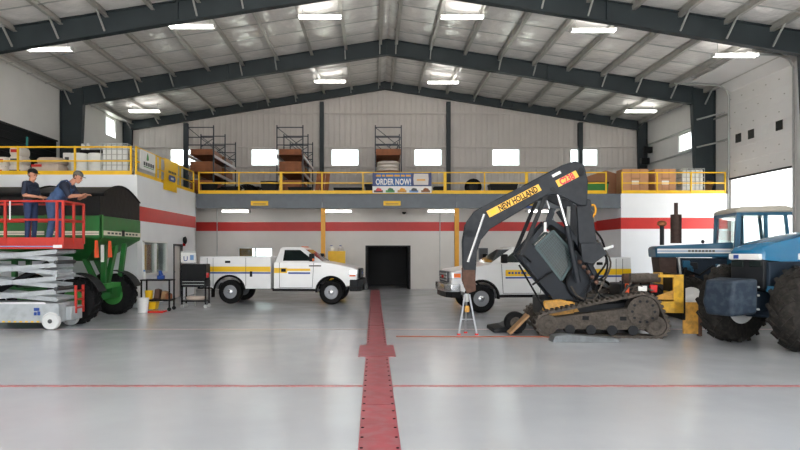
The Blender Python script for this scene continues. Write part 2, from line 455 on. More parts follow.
# ---- steel portal frames
FO = .05
def frame(Y, label, dep=.68, cw=1.0, base=0.0, braces=True, fl=.26):
    t = thing('steel_portal', label, None, (XC, Y, 0), group='steel portal frames'); t['kind'] = S
    for sx in (-1, 1):
        xo = XC+sx*HW-sx*.03; xi_t = xo-sx*cw; xi_b = xo-sx*cw*.62
        zt = roofz(xo)-FO
        m = MB()
        m.prism([(xo, base), (xi_b, base), (xi_t, roofz(xi_t)-FO-dep), (xi_t, roofz(xi_t)-FO), (xo, zt)], Y-.03, Y+.03)
        m.bar((xi_b, Y, base), (xi_t, Y, roofz(xi_t)-FO-dep), fl, .05, (1, 0, 0)) if False else None
        m.add(*quadbox((xi_b, base), (xi_t, roofz(xi_t)-FO-dep), .04, Y-fl/2, Y+fl/2))
        m.add(*quadbox((xo-sx*.03, base), (xo-sx*.03, zt), .04, Y-fl/2, Y+fl/2))
        m.build('column', 'steel', t)
        m = MB()
        xk = xi_t
        def bot(x):      # haunch: a little deeper at knee and ridge
            q = abs(x-XC)/abs(xk-XC); return roofz(x)-FO-dep*(1+.12*q**3)
        m.prism([(XC, RIDGE-FO), (xk, roofz(xk)-FO), (xk, bot(xk)), (XC+sx*7, bot(XC+sx*7)), (XC, bot(XC))], Y-.03, Y+.03)
        xs = [XC, XC+sx*7, xk]
        for a, c in zip(xs[:-1], xs[1:]):
            m.add(*quadbox((a, bot(a)), (c, bot(c)), .035, Y-fl/2, Y+fl/2))
            m.add(*quadbox((a, roofz(a)-FO-.015), (c, roofz(c)-FO-.015), .03, Y-fl/2, Y+fl/2))
        m.build('rafter', 'steel', t)
        for x in (XC+sx*.02, XC+sx*7.0, xk):
            MB().box(x-.02, x+.02, Y-fl/2, Y+fl/2, bot(x), roofz(x)-FO).build('stiffener', 'steel', t)
        if braces:
            for k in range(0, 10):
                if k in (2, 5): continue
                x = XC+sx*PO[k]
                MB().bar((x, Y-.75, roofz(x)-.2), (x, Y-.14, bot(x)+.06), .05, .05).build('flange_brace', 'galv', t)
    return t
def quadbox(p, q, t, y0, y1):
    """plate of thickness t along the line p-q in XZ, from y0 to y1"""
    p = Vector((p[0], 0, p[1])); q = Vector((q[0], 0, q[1])); d = (q-p).normalized(); nn = Vector((-d.z, 0, d.x))*t/2
    c = [p-nn, q-nn, q+nn, p+nn]
    vs = [(k.x, y0, k.z) for k in c]+[(k.x, y1, k.z) for k in c]
    return vs, [(0,1,2,3), (7,6,5,4), (0,4,5,1), (1,5,6,2), (2,6,7,3), (3,7,4,0)]
ef = frame(34.3, 'slim dark steel frame set against the ribbed end wall', dep=.42, cw=.5, braces=True, fl=.2)
frame(27.5, 'dark steel frame whose two columns rise beside the mezzanine rails', dep=.66)
frame(20.5, 'dark steel frame crossing the top corners of the view', dep=.68)
frame(13.5, 'dark steel frame overhead nearest the camera in front of the machines', dep=.68, braces=False)
frame(6.5, 'dark steel frame overhead just ahead of the camera', dep=.68, braces=False)
for x in (-10.3, -2.86, 4.08, 11.3):
    MB().box(x-.11, x+.11, 34.22, 34.5, MZ, roofz(x)-.62).build('wind_post', 'steel', ef)

# ---- mezzanine, rooms under it
mz = MB(); mz.box(XL, XR, MY+.12, YB-.05, MZ-.16, MZ); mz.box(XL, LX-.155, LY+.155, MY+.115, MZ-.16, MZ)
mz = mz.build('floor_mezzanine', 'mezz'); tag(mz, 'grey steel mezzanine deck around the back of the hall', kind=S)
for a, c in ((LX+.01, X_(322, MY)-.006), (X_(322, MY)+.006, X_(457, MY)-.006), (X_(457, MY)+.006, RX-.01)):
    m = MB(); m.box(a, c, MY+.05, MY+.09, 3.6, 4.16); m.box(a, c, MY, MY+.2, 3.58, 3.62); m.box(a, c, MY, MY+.2, 4.13, 4.17)
    m.build('edge_beam', 'mezz', mz)
for px in (323, 457):
    x = X_(px, MY); MB().box(x-.09, x+.09, MY+.02, MY+.2, 0, 3.58).build('post', 'amber', mz, bevel=.01)
for px in (259.5, 392, 528):
    x = X_(px, MY-.02)
    p = MB().box(x-.36, x+.36, MY-.022, MY-.002, 3.69, 3.88).build('load_plate', 'yellow', mz)
    MB().box(x-.27, x+.27, MY-.027, MY-.022, 3.74, 3.77).build('lettering', 'seam', p)
    if px == 528: MB().box(x-.36, x+.2, MY-.02, MY-.002, 3.60, 3.67).build('blue_plate', 'bandblue', mz)

def xwall(m, y0, y1, holes, Xa, Xb, z0, top):
    x = Xa
    for (a, c, d, e_) in holes:
        m.box(x, a, y0, y1, z0, top)
        if d > z0: m.box(a, c, y0, y1, z0, d)
        m.box(a, c, y0, y1, e_, top); x = c
    m.box(x, Xb, y0, y1, z0, top)
OW = (-6.33, -4.72, 1.12, 1.95)
m = MB(); xwall(m, OY, OY+.15, [OW, (-.33, 1.63, 0, 1.97)], -9.2, RX+.1, 0, MZ-.16)
wo_ = m.build('wall_office', 'officew'); tag(wo_, 'off-white wall with red stripe under the mezzanine', kind=S)
tr = MB().box(-9.2, RX, OY-.006, OY, 2.71, 3.13).build('trim_1', 'redpaint'); tag(tr, 'red stripe along the wall under the mezzanine', kind=S)
for px in (217, 440): 
    x = X_(px, OY-.05); MB().tube([(x, OY-.03, 0), (x, OY-.03, 4.0)], .02, 6).build('conduit', 'galv', wo_)
window(wi, 'low office window in the wall behind the left pickup', OW[0], OW[1], OW[2], OW[3], OY+.07, mull=1); wi += 1
d = thing('door_1', 'dark open double doorway at the end of the red floor strip', None, (.65, OY, 0)); d['kind'] = S
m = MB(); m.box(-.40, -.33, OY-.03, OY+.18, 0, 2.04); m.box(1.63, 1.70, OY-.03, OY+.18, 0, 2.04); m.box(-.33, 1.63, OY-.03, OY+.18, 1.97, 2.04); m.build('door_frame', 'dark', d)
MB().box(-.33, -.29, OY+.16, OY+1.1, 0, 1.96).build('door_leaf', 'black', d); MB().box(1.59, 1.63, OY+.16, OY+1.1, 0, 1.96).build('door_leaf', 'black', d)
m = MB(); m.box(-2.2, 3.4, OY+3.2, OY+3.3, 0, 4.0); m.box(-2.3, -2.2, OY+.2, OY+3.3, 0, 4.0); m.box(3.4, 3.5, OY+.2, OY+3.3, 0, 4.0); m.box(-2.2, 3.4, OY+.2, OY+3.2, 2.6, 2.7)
o = m.build('wall_corridor', 'black'); tag(o, 'passage walls coloured black for the shade beyond the doorway', kind=S)  # darkness of the passage is put into the black wall colour
# left room
SW = (20.25, 22.6, 1.0, 2.12)
m = MB(); xwall(m, LY, LY+.15, [], XL, LX, 0, MZ)
ywall(m, LX-.15, LX, [SW, (23.45, 24.35, 0, 1.98)], LY+.15, MY, MZ)
m.box(-9.2, LX, MY-.1, MY+.05, 0, MZ-.16)
o = m.build('wall_room_left', 'roomw'); tag(o, 'white walls of the room under the left mezzanine', kind=S)
m = MB(); m.box(LX, LX+.006, LY, MY, 2.75, 3.22); m.box(XL, LX+.006, LY-.006, LY, 2.75, 3.22)
o = m.build('trim_2', 'redpaint'); tag(o, 'red stripe on the room wall above the tool carts', kind=S)
window(wi, 'reception window in the side wall of the left room', *SW, LX-.02, 'x', th=.14, mull=1); wi += 1
d = thing('door_2', 'narrow grey door beside the reception window', None, (LX-.08, 23.9, 0)); d['kind'] = S
m = MB(); m.box(LX-.13, LX+.03, 23.37, 23.45, 0, 2.05); m.box(LX-.13, LX+.03, 24.35, 24.43, 0, 2.05); m.box(LX-.13, LX+.03, 23.45, 24.35, 1.98, 2.05); m.build('door_frame', 'seam', d)
MB().box(LX-.1, LX-.05, 23.46, 24.34, .01, 1.97).build('door_leaf', 'liner', d); MB().ball((LX-.02, 23.56, 1.0), .035).build('door_knob', 'chrome', d)
# right room
m = MB(); m.box(RX, XR, MY, MY+.15, 0, MZ-.005); m.box(RX, RX+.15, MY+.15, OY, 0, MZ-.17)
o = m.build('wall_room_right', 'roomw'); tag(o, 'bright white walls of the room under the right mezzanine', kind=S)
m = MB(); m.box(RX-.006, XR, MY-.006, MY, 2.71, 3.18); m.box(RX-.006, RX, MY, OY, 2.71, 3.18)
o = m.build('trim_3', 'redpaint'); tag(o, 'red stripe on the white room wall behind the blue tractor', kind=S)

# ---- dark roll-up door on the left wall
d = thing('door_3', 'dark slatted roll-up door on the left wall above the mezzanine deck', None, (XL+.05, 23.5, MZ)); d['kind'] = S
nsl = 9; hh = (6.5-MZ)/nsl
for k in range(nsl):
    MB().box(XL+.01, XL+.05+.03*(k % 2), 19.6, 27.0, MZ+k*hh+.01, MZ+(k+1)*hh-.01).build('slat', 'black', d)
MB().box(XL+.005, XL+.03, 19.5, 27.1, MZ, 6.5).build('backing', 'blackmatte', d)
MB().box(XL+.005, XL+.1, 19.5, 27.1, 6.5, 6.56).build('door_head', 'dark', d)

# ---- tall sectional door on the right wall, half raised
d = thing('door_4', 'tall white sectional overhead door half raised on the right wall', None, (XR-.04, (DY0+DY1)/2, 4.82)); d['kind'] = S
zs = [4.82+.597*k for k in range(7)]
for k in range(6):
    s_ = MB().box(XR-.09, XR-.03, DY0-.05, DY1+.05, zs[k]+.004, zs[k+1]-.004).build('door_section', 'liner_l', d, bevel=.006)
    if k != 2:
        for q in range(5):
            yy = DY0+.35+q*.78+(.3 if k % 2 else 0)
            if yy < DY1: place('hinge', MB().box(XR-.115, XR-.09, yy-.03, yy+.03, zs[k]+.26, zs[k]+.33).build('hinge', 'seam', s_).data, s_, (0,0,0)) if False else MB().box(XR-.115, XR-.09, yy-.025, yy+.025, zs[k]+.26, zs[k]+.30).build('hinge', 'purlin', s_)
    else:
        for q in range(4):
            yy = DY1-.35-q*.86
            MB().box(XR-.105, XR-.09, yy-.42, yy-.02, zs[k]+.2, zs[k]+.56).build('door_window', 'dglass' if q != 2 else 'whiteplain', s_, bevel=.01)
a = math.radians(35); u = V(-math.cos(a), 0, math.sin(a))
for k in range(2):
    p0 = V(XR-.06, DY0-.05, zs[6]+.02)+u*(.52*k) if k == 0 else V(XR-.06, DY0-.05, zs[6]+.02)+u*.52
    uu = u if k == 0 else V(-1, 0, .12).normalized()
    MB().slab(p0, (0,1,0), uu, DY1-DY0+.1, .5 if k == 0 else 1.2, .05).build('door_section', 'liner_l', d)
for yy in (DY0-.12, DY1+.12):
    MB().tube([(XR-.1, yy, 0), (XR-.1, yy, 8.3), (XR-.25, yy, 8.6), (XR-.6, yy, 8.72), (XR-2.4, yy, 8.82)], .035, 6).build('track', 'galv', d)
m = MB(); m.box(XR-.05, XR-.004, DY0-.16, DY0-.01, 0, DZ+.1); m.box(XR-.05, XR-.004, DY1+.01, DY1+.14, 0, DZ+.1); m.build('door_frame', 'liner_l', d)
MB().box(XR-.12, XR-.02, DY0-.05, DY1+.05, 4.75, 4.82).build('bottom_seal', 'dark', d)

# ---- guard rails
RT, RM = 5.08, 4.64
def rail(name_label, pts, thick=(), open_top=None):
    """pts: list of (x,y) posts"""
    t = thing('guard_rail', name_label, 'railing', (pts[0][0], pts[0][1], MZ), group='yellow mezzanine guard rails')
    for i, p in enumerate(pts):
        wd = .06 if i in thick else .025
        MB().box(p[0]-wd, p[0]+wd, p[1]-.03, p[1]+.03, MZ, RT+.03).build('post', 'yellow', t)
    for p, q in zip(pts[:-1], pts[1:]):
        a = Vector((p[0], p[1], 0)); c = Vector((q[0], q[1], 0))
        for z, nm, h in ((RT, 'top_rail', .048), (RM, 'mid_rail', .042)):
            MB().bar(a+V(0,0,z), c+V(0,0,z), .042, h).build(nm, 'yellow', t)
        MB().bar(a+V(0,0,MZ+.06), c+V(0,0,MZ+.06), .02, .14).build('toe_board', 'yellow', t)
    return t
rail('yellow guard rail along the left mezzanine in front of drums and sacks', [(X_(px, LY+.06), LY+.06) for px in (-62, -22, 18, 75, 131)])
rail('yellow guard rail along the side of the left mezzanine with two signs', [(LX-.06, yy) for yy in (LY+.08, 21.7, 22.1, 24.4, MY-.1)], thick=())
rail('long yellow guard rail across the back mezzanine edge', [(X_(px, MY+.06), MY+.06) for px in (199, 239, 281, 322, 363, 404, 445, 484.5, 526.5, 568, 606)], thick=(2, 6, 8))
rail('yellow guard rail above the white right room', [(X_(px, MY+.06), MY+.06) for px in (622, 657, 691, 725)])

# ================================================================== LAMPS
def strip_light(loc, label, L=1.5, group='ceiling strip lights', rods=.3, ry=0):
    t = thing('strip_light', label, 'lamp', loc, 0, group)
    x, y, z = loc
    MB().box(x-L/2, x+L/2, y-.06, y+.06, z+.02, z+.10).build('housing', 'lampbody', t)
    for s_ in (-1, 1):
        MB().tube([(x-L/2+.03, y+s_*.10, z+.03), (x+L/2-.03, y+s_*.10, z+.03)], .032, 8).build('tube', 'tube', t)
    for s_ in (-1, 1):
        MB().box(x+s_*L/2-.02, x+s_*L/2+.02, y-.15, y+.15, z-.02, z+.10).build('end_cap', 'lampbody', t)
        if rods: MB().box(x+s_*L*.4-.008, x+s_*L*.4+.008, y-.008, y+.008, z+.1, z+.1+rods).build('hanger', 'galv', t)
    return t
def roof_lamp(px, py, label, L=1.55, drop=.5):
    Y = 15.0
    while Y < 34:
        p = at(px, py, Y)
        if p.z >= roofz(p.x)-drop: break
        Y += .05
    for q in BAYS+[34.3]:
        if abs(Y-q) < .5: Y = q+.5 if Y > q else q-.5
    x = X_(px, Y); return strip_light((x, Y, roofz(x)-drop), label, L, rods=drop-.13)
for px, py, lb in ((50, 50, 'strip light under the roof nearest the left wall'),
                   (192, 27, 'strip light under the left roof slope at mid span'),
                   (320, 18, 'strip light under the roof left of the ridge, nearer row'),
                   (462, 18, 'strip light under the roof right of the ridge, nearer row'),
                   (593, 31, 'strip light under the right roof slope at mid span'),
                   (735, 56, 'strip light under the roof beside the raised overhead door'),
                   (145, 112, 'strip light over the back mezzanine by the left wall'),
                   (330, 82, 'small strip light in the far bay left of the ridge'),
                   (443, 83, 'small strip light in the far bay right of the ridge'),
                   (640, 112, 'strip light over the back mezzanine by the right column')):
    roof_lamp(px, py, lb)
bk = ['left', 'mid left', 'mid right', 'right']
for r_, Y in enumerate((16.8, 10.0, 3.2)):
    for k, x in enumerate((-10.5, -3.6, 4.8, 11.7)):
        strip_light((x, Y, roofz(x)-.5), 'strip light above the near floor, %s in the %s row' % (bk[k], ('first', 'second', 'third')[r_]), 1.7, rods=.37)
for px, lb in ((236, 'strip light under the mezzanine above the left pickup bed'), (338, 'strip light under the mezzanine beside the left yellow post'),
               (441, 'strip light under the mezzanine beside the right yellow post'), (541, 'strip light under the mezzanine behind the raised loader arm')):
    strip_light((X_(px, 27.7), 27.7, 3.5), lb, 1.2, 'strip lights under the mezzanine', rods=.42)

# ================================================================== WHEELS
def wheel(parent, c, r, wd, rim_r, rim='alu', tire='rubber', lugs=0, side=-1, lugw=.06, spokes=8, dish=.04, name='wheel'):
    """c in the parent's local space; axle along local y; side -1: outer face towards -y"""
    h = wd/2
    t = MB().lathe([(rim_r, -h*.8), (rim_r+(r-rim_r)*.35, -h), (r*.93, -h*.92), (r, -h*.62), (r, h*.62), (r*.93, h*.92), (rim_r+(r-rim_r)*.35, h), (rim_r, h*.8)], (0,0,0), 'y', 40)
    if lugs:
        for k in range(lugs):
            a0 = 2*PI*k/lugs
            for sd in (-1, 1):
                ao = a0+(PI/lugs if sd > 0 else 0)
                p = []
                for q, yy in ((0, .02), (.5, .5), (1, .98)):
                    aa = ao-q*.30*1.0; rr = r-.02
                    p.append(V(math.cos(aa)*rr, sd*yy*h*.95, math.sin(aa)*rr))
                nrm = V(math.cos(ao-.15), 0, math.sin(ao-.15))
                t.bar(p[0], p[1], lugw, .10, nrm); t.bar(p[1], p[2]-V(math.cos(ao-.3), 0, math.sin(ao-.3))*.03, lugw, .10, nrm)
    o = t.build(name, tire, None, smooth=True); o.parent = parent; o.location = c
    d = side
    m = MB().lathe([(rim_r*1.02, d*h*.82), (rim_r*.98, d*h*.86), (rim_r*.9, d*h*.78), (rim_r*.82, d*h*.5), (rim_r*.35, d*(h*.5+dish)), (rim_r*.3, d*(h*.5+dish+.03)), (.01, d*(h*.5+dish+.03))], (0,0,0), 'y', 32)
    m.lathe([(rim_r*1.0, -d*h*.82), (rim_r*.9, -d*h*.78), (rim_r*.8, -d*h*.2), (.01, -d*h*.2)], (0,0,0), 'y', 32)
    ri = m.build('rim', rim, o, smooth=True, world=False)
    if spokes:
        MB().lathe([(rim_r*.42, d*(h*.5+dish+.005)), (rim_r*.40, d*(h*.5+dish+.03)), (rim_r*.2, d*(h*.5+dish+.06)), (.01, d*(h*.5+dish+.06))], (0,0,0), 'y', 20).build('hub', 'chrome' if rim == 'alu' else rim, o, smooth=True, world=False)
        m = MB()
        for k in range(spokes):
            a0 = 2*PI*k/spokes; rr = rim_r*.6
            m.lathe([(.05*rim_r/.2, 0), (.05*rim_r/.2, .012), (.01, .012)], (0,0,0), 'y', 8) if False else m.ball((math.cos(a0)*rr, d*(h*.5+dish*.55), math.sin(a0)*rr), rim_r*.2, 8, 6, (1, .5, 1))
        m.build('rim_holes', 'dark', o, smooth=True, world=False)
    return o

# ================================================================== PICKUP TRUCKS
def arch(cx, cz, r, a0, a1, n=10):
    return [(cx+r*math.cos(math.radians(a0+(a1-a0)*k/n)), cz+r*math.sin(math.radians(a0+(a1-a0)*k/n))) for k in range(n+1)]
def pickup(label, loc, rz, style):
    """local: front faces -x, front bumper at x=0, tail at x=5.6"""
    t = thing('pickup_truck', label, 'pickup truck', loc, rz, 'white service pickups')
    def B(m, nm, mat, par=t, **k): return m.build(nm, mat, par, world=False, **k)
    FA, RA, R = .92, 4.36, .405
    ford = style == 'ford'
    # frame
    m = MB(); m.box(.35, 5.4, -.5, -.36, .48, .66); m.box(.35, 5.4, .36, .5, .48, .66)
    m.tube([(FA, -.75, R), (FA, .75, R)], .06, 8); m.tube([(RA, -.75, R), (RA, .75, R)], .07, 8); m.ball((RA, 0, R), .17); B(m, 'chassis', 'dark')
    # front clip + cab lower body
    hz = 1.36 if ford else 1.34
    prof = [(.10, .66), (.04, .82), (.05, 1.12), (.14, 1.22), (.55, hz-.05), (1.1, hz+.05), (1.22, 1.42), (2.86, 1.42), (2.86, .52), (1.50, .52)]
    prof += arch(FA, R+.03, .50, -5, 175, 12)[0:]+[(.40, .60)]
    m = MB().prism(prof, -.96, .96); B(m, 'body', 'white', bevel=.05)
    for s_ in (-1, 1):                              # black wheel opening lips
        pts = [(x, s_*.965, z) for x, z in arch(FA, R+.03, .49, -4, 176, 14)]; B(MB().tube(pts, .045, 6), 'wheel_lip', 'blackmatte')
    
    # greenhouse
    lo = [(1.16, -.90), (2.84, -.90), (2.84, .90), (1.16, .90)]; hi = [(1.86, -.70), (2.70, -.70), (2.70, .70), (1.86, .70)]
    m = MB().loft([[(x, y, 1.40) for x, y in lo], [(x, y, 1.86) for x, y in hi], [(x+(.06 if x < 2 else -.06), y*.93, 1.92) for x, y in hi]])
    B(m, 'cab_top', 'white', bevel=.04)
    def quad(p, nrm, nm, mat='dglass', sh=.0):
        nrm = Vector(nrm).normalized(); p = [Vector(q) for q in p]
        vs = [q+nrm*.006 for q in p]+[q-nrm*.03 for q in p]
        return B(MB().add(vs, [(0,1,2,3), (7,6,5,4), (0,4,5,1), (1,5,6,2), (2,6,7,3), (3,7,4,0)]), nm, mat)
    quad([(1.232, -.83, 1.45), (1.232, .83, 1.45), (1.806, .665, 1.83), (1.806, -.665, 1.83)], (-.46, 0, .7), 'windscreen')
    for s_ in (-1, 1):
        yo = lambda z: s_*(.90-.20*(z-1.40)/.46)
        quad([(x, yo(z), z) for x, z in ((1.50, 1.455), (2.56, 1.455), (2.53, 1.82), (2.00, 1.82))], (0, s_, .43), 'side_window')
        quad([(x, yo(z), z) for x, z in ((2.05, 1.455), (2.09, 1.455), (2.09, 1.60), (2.05, 1.60))], (0, s_, .43), 'mirror_shadow', 'dark') if False else None
        # door outline, handle, decals
        dr = MB()
        for a, c in (((1.55, .56), (1.50, 1.40)), ((2.66, .56), (2.66, 1.40)), ((1.55, .56), (2.66, .56))):
            dr.bar((a[0], s_*.968, a[1]), (c[0], s_*.968, c[1]), .012, .012, (0,1,0))
        B(dr, 'door_gap', 'seam')
        B(MB().box(2.44, 2.60, s_*.965 if s_ > 0 else -.995, .995 if s_ > 0 else -.965, 1.09, 1.20), 'door_handle', 'black', bevel=.01)
        ya, yb = (.962, .972) if s_ > 0 else (-.972, -.962)
        if ford:
            B(MB().box(1.62, 2.40, ya, yb, 1.12, 1.20), 'decal_yellow', 'bandyellow'); B(MB().box(1.62, 2.36, ya, yb, 1.02, 1.075), 'decal_blue', 'bandblue')
            B(MB().box(2.40, 2.84, ya, yb, 1.05, 1.22), 'decal_yellow', 'bandyellow')
            B(MB().box(1.25, 1.66, ya, yb, 1.27, 1.31), 'fender_vent', 'dark', bevel=.01)
        else:
            B(MB().box(1.62, 2.42, ya, yb, 1.06, 1.24), 'decal_yellow', 'bandyellow'); B(MB().box(1.62, 2.42, ya, yb, .99, 1.035), 'decal_blue', 'bandblue')
            m = MB()
            for k in range(7): m.box(1.70+k*.095, 1.765+k*.095, ya-.003*(s_ < 0), yb+.003*(s_ > 0), 1.12, 1.18)
            B(m, 'decal_lettering', 'bandblue')
        # mirror
        mi = B(MB().box(1.46, 1.62, s_*1.0 if s_ > 0 else -1.22, 1.22 if s_ > 0 else -1.0, 1.44, 1.70), 'wing_mirror', 'black', bevel=.03)
        B(MB().bar((1.56, s_*.86, 1.48), (1.55, s_*1.05, 1.52), .04, .05), 'mirror_arm', 'black', mi)
        if ford: B(MB().box(1.45, 1.5, s_*1.1 if s_ > 0 else -1.225, 1.225 if s_ > 0 else -1.1, 1.46, 1.54), 'indicator', 'amberlens', mi)
        B(MB().box(1.42, 2.9, s_*.8 if s_ > 0 else -.98, .98 if s_ > 0 else -.8, .44, .52), 'running_board', 'black', bevel=.02)
        # headlamp
        h = B(MB().box(.02, .34, s_*.60 if s_ > 0 else -.975, .975 if s_ > 0 else -.60, .98, 1.18), 'headlamp', 'lens', bevel=.03)
        B(MB().box(.10, .30, s_*.9 if s_ > 0 else -.982, .982 if s_ > 0 else -.9, .94 if ford else 1.02, .985 if ford else 1.14), 'indicator', 'amberlens', h)
    # nose
    g = B(MB().box(-.03, .12, -.60, .60, .86, 1.18), 'grille', 'dark' if ford else 'seam', bevel=.02)
    m = MB()
    for z in (.93, 1.02, 1.11): m.box(-.045, -.02, -.56, .56, z-.02, z+.02)
    B(m, 'grille_bar', 'seam' if ford else 'chrome', g); B(MB().box(-.06, -.03, -.12, .12, .98, 1.07), 'badge', 'bandblue' if ford else 'redlens', g, bevel=.01)
    bp = B(MB().loft([[(.02, -.97, z), (-.13, -.75, z), (-.16, 0, z), (-.13, .75, z), (.02, .97, z), (.3, .97, z), (.3, -.97, z)] for z in (.60, .84)]), 'front_bumper', 'dark' if ford else 'chrome', bevel=.03)
    B(MB().loft([[(.05, -.95, z), (-.08, -.7, z), (-.11, 0, z), (-.08, .7, z), (.05, .95, z), (.3, .95, z), (.3, -.95, z)] for z in (.44, .60)]), 'air_dam', 'black', bp)
    if ford:
        B(MB().box(-.2, -.14, -.3, .3, .46, .66), 'licence_holder', 'seam', bp)
        for y in (-.5, -.25, 0, .25, .5): B(MB().box(1.93, 2.0, y-.04, y+.04, 1.915, 1.945), 'marker_lamp', 'amberlens', bevel=.01)
        B(MB().tube([(1.2, -.5, 1.43), (1.55, -.42, 1.66)], .012, 6), 'wiper', 'black')
    # wheels
    for x in (FA, RA):
        for s_ in (-1, 1): wheel(t, (x, s_*.80, R), R, .27, .225, 'alu', 'rubber', side=s_, dish=.03)
    # service body
    sb = [(2.95, .52), (2.95, 1.60), (5.38, 1.60), (5.38, .56), (4.98, .56)]+arch(RA, R+.02, .53, 8, 172, 12)+[(3.82, .52)]
    for s_ in (-1, 1):
        bx = B(MB().prism(sb, *((.56, .99) if s_ > 0 else (-.99, -.56))), 'service_box', 'white', bevel=.02)
        ya, yb = (.988, .998) if s_ > 0 else (-.998, -.988)
        B(MB().box(2.955, 5.375, ya, yb, 1.09, 1.265), 'stripe_yellow', 'bandyellow', bx); B(MB().box(2.955, 5.375, ya, yb, 1.025, 1.075), 'stripe_blue', 'bandblue', bx)
        for x in (3.80, 4.92, 5.12):
            B(MB().box(x-.006, x+.006, ya-.002, yb+.002, .6 if x != 4.0 else 1.0, 1.56), 'door_gap', 'seam', bx)
        B(MB().box(3.82, 4.92, ya-.002, yb+.002, 1.30, 1.312), 'door_gap', 'seam', bx) if False else None
        for x, z in ((4.42, 1.42), (3.62, 1.02), (5.25, 1.0)):
            B(MB().box(x-.09 if z > 1.3 else x-.04, x+.09 if z > 1.3 else x+.04, ya-.015, yb+.015, z-.04 if z > 1.3 else z-.1, z+.04 if z > 1.3 else z+.08), 'latch', 'black', bx, bevel=.01)
        m = MB(); m.tube([(x, s_*.985, z) for x, z in arch(RA, R+.02, .53, 8, 172, 14)], .04, 6); B(m, 'wheel_arch', 'black', bx)
        B(MB().box(5.36, 5.40, s_*.7 if s_ > 0 else -.95, .95 if s_ > 0 else -.7, .9, 1.05), 'tail_lamp', 'redlens', bx)
        B(MB().box(4.97, 5.0, s_*.66 if s_ > 0 else -.94, .94 if s_ > 0 else -.66, .22, .56), 'mud_flap', 'black', bx)
    B(MB().box(2.95, 5.36, -.57, .57, .70, .80), 'bed_floor', 'galv'); B(MB().box(2.95, 3.0, -.57, .57, .80, 1.58), 'bed_front', 'white'); B(MB().box(5.3, 5.36, -.57, .57, .80, 1.3), 'tailgate', 'white')
    B(MB().box(5.3, 5.5, -.9, .9, .50, .62), 'rear_bumper', 'dark', bevel=.02)
    return t
pickup('white service pickup with black bumper facing right beside the tool cart', (-.45, 21.80, 0), PI-math.radians(4), 'ford')
pickup('white service pickup with chrome bumper facing left behind the raised loader', (2.12, 19.0, 0), math.radians(4.5), 'gmc')

# ================================================================== SCISSOR LIFT
LT = thing('scissor_lift', 'red and grey scissor lift carrying two workers', 'scissor lift', (-8.27, 14.7, 0))
x0, x1, y0, y1 = -9.5, -7.04, 14.2, 15.2
m = MB(); m.box(x0+.1, x1-.12, y0+.04, y1-.04, .16, .60); ch = m.build('chassis', 'liftgrey', LT, bevel=.02)
MB().box(x0+.1, x1-.42, y0+.03, y0+.04, .585, .63).build('chassis_trim', 'liftwhite', ch)
m = MB(); 
for k in range(14): m.box(x0+.15+k*.13, x0+.21+k*.13, y0+.03, y0+.04, .17, .20)
m.build('hazard_marks', 'bandyellow', ch)
m = MB(); m.box(-7.72, -7.60, y0+.028, y0+.04, .43, .50); m.box(-7.72, -7.66, y0+.028, y0+.04, .33, .40); m.box(-7.64, -7.58, y0+.028, y0+.04, .33, .42); m.build('emblem', 'bandblue', ch)
MB().box(x0+.3, x0+.9, y0+.02, y0+.04, .26, .52).build('tray_door', 'liftgrey', ch, bevel=.01)
for x in (-7.33, -9.2):
    for s_, y in ((-1, y0+.05), (1, y1-.05)): wheel(LT, (x+8.27, y-14.7, .2), .2, .13, .165, 'liftwhite', 'liftwhite', side=s_, spokes=0, dish=.0)
for x in (-7.33,):
    MB().lathe([(.05, y0-.03), (.05, y0-.02)], (x, 0, .2), 'y', 12).build('wheel_nut', 'seam', LT)
n_l = 4; zb = .62; zt = 1.84; dz = (zt-zb)/n_l
for side, yy in ((-1, y0+.09), (1, y1-.09)):
    for k in range(n_l):
        za, zc = zb+dz*k+.06, zb+dz*(k+1)-.06
        MB().bar((x0+.2, yy, za), (x1-.2, yy, zc), .05, .10).build('scissor_arm', 'liftgrey', LT)
        MB().bar((x0+.2, yy+.055*-side, zc), (x1-.2, yy+.055*-side, za), .05, .10).build('scissor_arm', 'liftgrey', LT)
for k in range(n_l+1):
    z = zb+dz*k
    for x in (x0+.2, x1-.2): MB().tube([(x, y0+.05, z if 0 < k < n_l else (z+.06 if k == 0 else z-.06)), (x, y1-.05, z if 0 < k < n_l else (z+.06 if k == 0 else z-.06))], .045, 8).build('pivot_tube', 'seam' if k % 2 else 'liftgrey', LT)
    if k < n_l: MB().tube([((x0+x1)/2, y0+.05, z+dz/2), ((x0+x1)/2, y1-.05, z+dz/2)], .05, 8).build('pivot_tube', 'liftgrey', LT)
MB().tube([(x0+.5, 14.7, .75), (x1-.6, 14.7, 1.5)], .07, 10).build('lift_cylinder', 'dark', LT)
dk = MB().box(x0, x1, y0, y1, 1.84, 1.96).build('deck', 'liftred', LT)
MB().box(x0, x1-.2, y0-.005, y0, 1.885, 1.905).build('deck_stripe', 'greyblue', dk)
m = MB(); m.box(x0, x1, y0-.012, y0+.012, 1.96, 2.10); m.box(x1-.024, x1, y0, y1, 1.96, 2.10); m.box(x0, x1, y1-.024, y1, 1.96, 2.1); m.build('toe_board', 'liftred', LT)
MB().box(x1-.22, x1-.02, y0-.02, y0-.012, 1.86, 1.93).build('label_plate', 'liftwhite', dk)
for z, nm in ((2.92, 'top_rail'), (2.50, 'mid_rail')):
    for p, q in (((x0, y0), (x1, y0)), ((x1, y0), (x1, y1)), ((x0, y1), (x1, y1)), ((x0, y0), (x0, y1))):
        MB().tube([(p[0], p[1], z), (q[0], q[1], z)], .024, 8).build(nm, 'liftred', LT)
for x, y in ((x1, y0), (x1-.14, y0), (x1, y1), (x1, (y0+y1)/2), (-8.35, y0), (-8.35, y1), (x0, y0), (x0, y1)):
    MB().box(x-.025, x+.025, y-.025, y+.025, 1.96, 2.93).build('rail_post', 'liftred', LT)
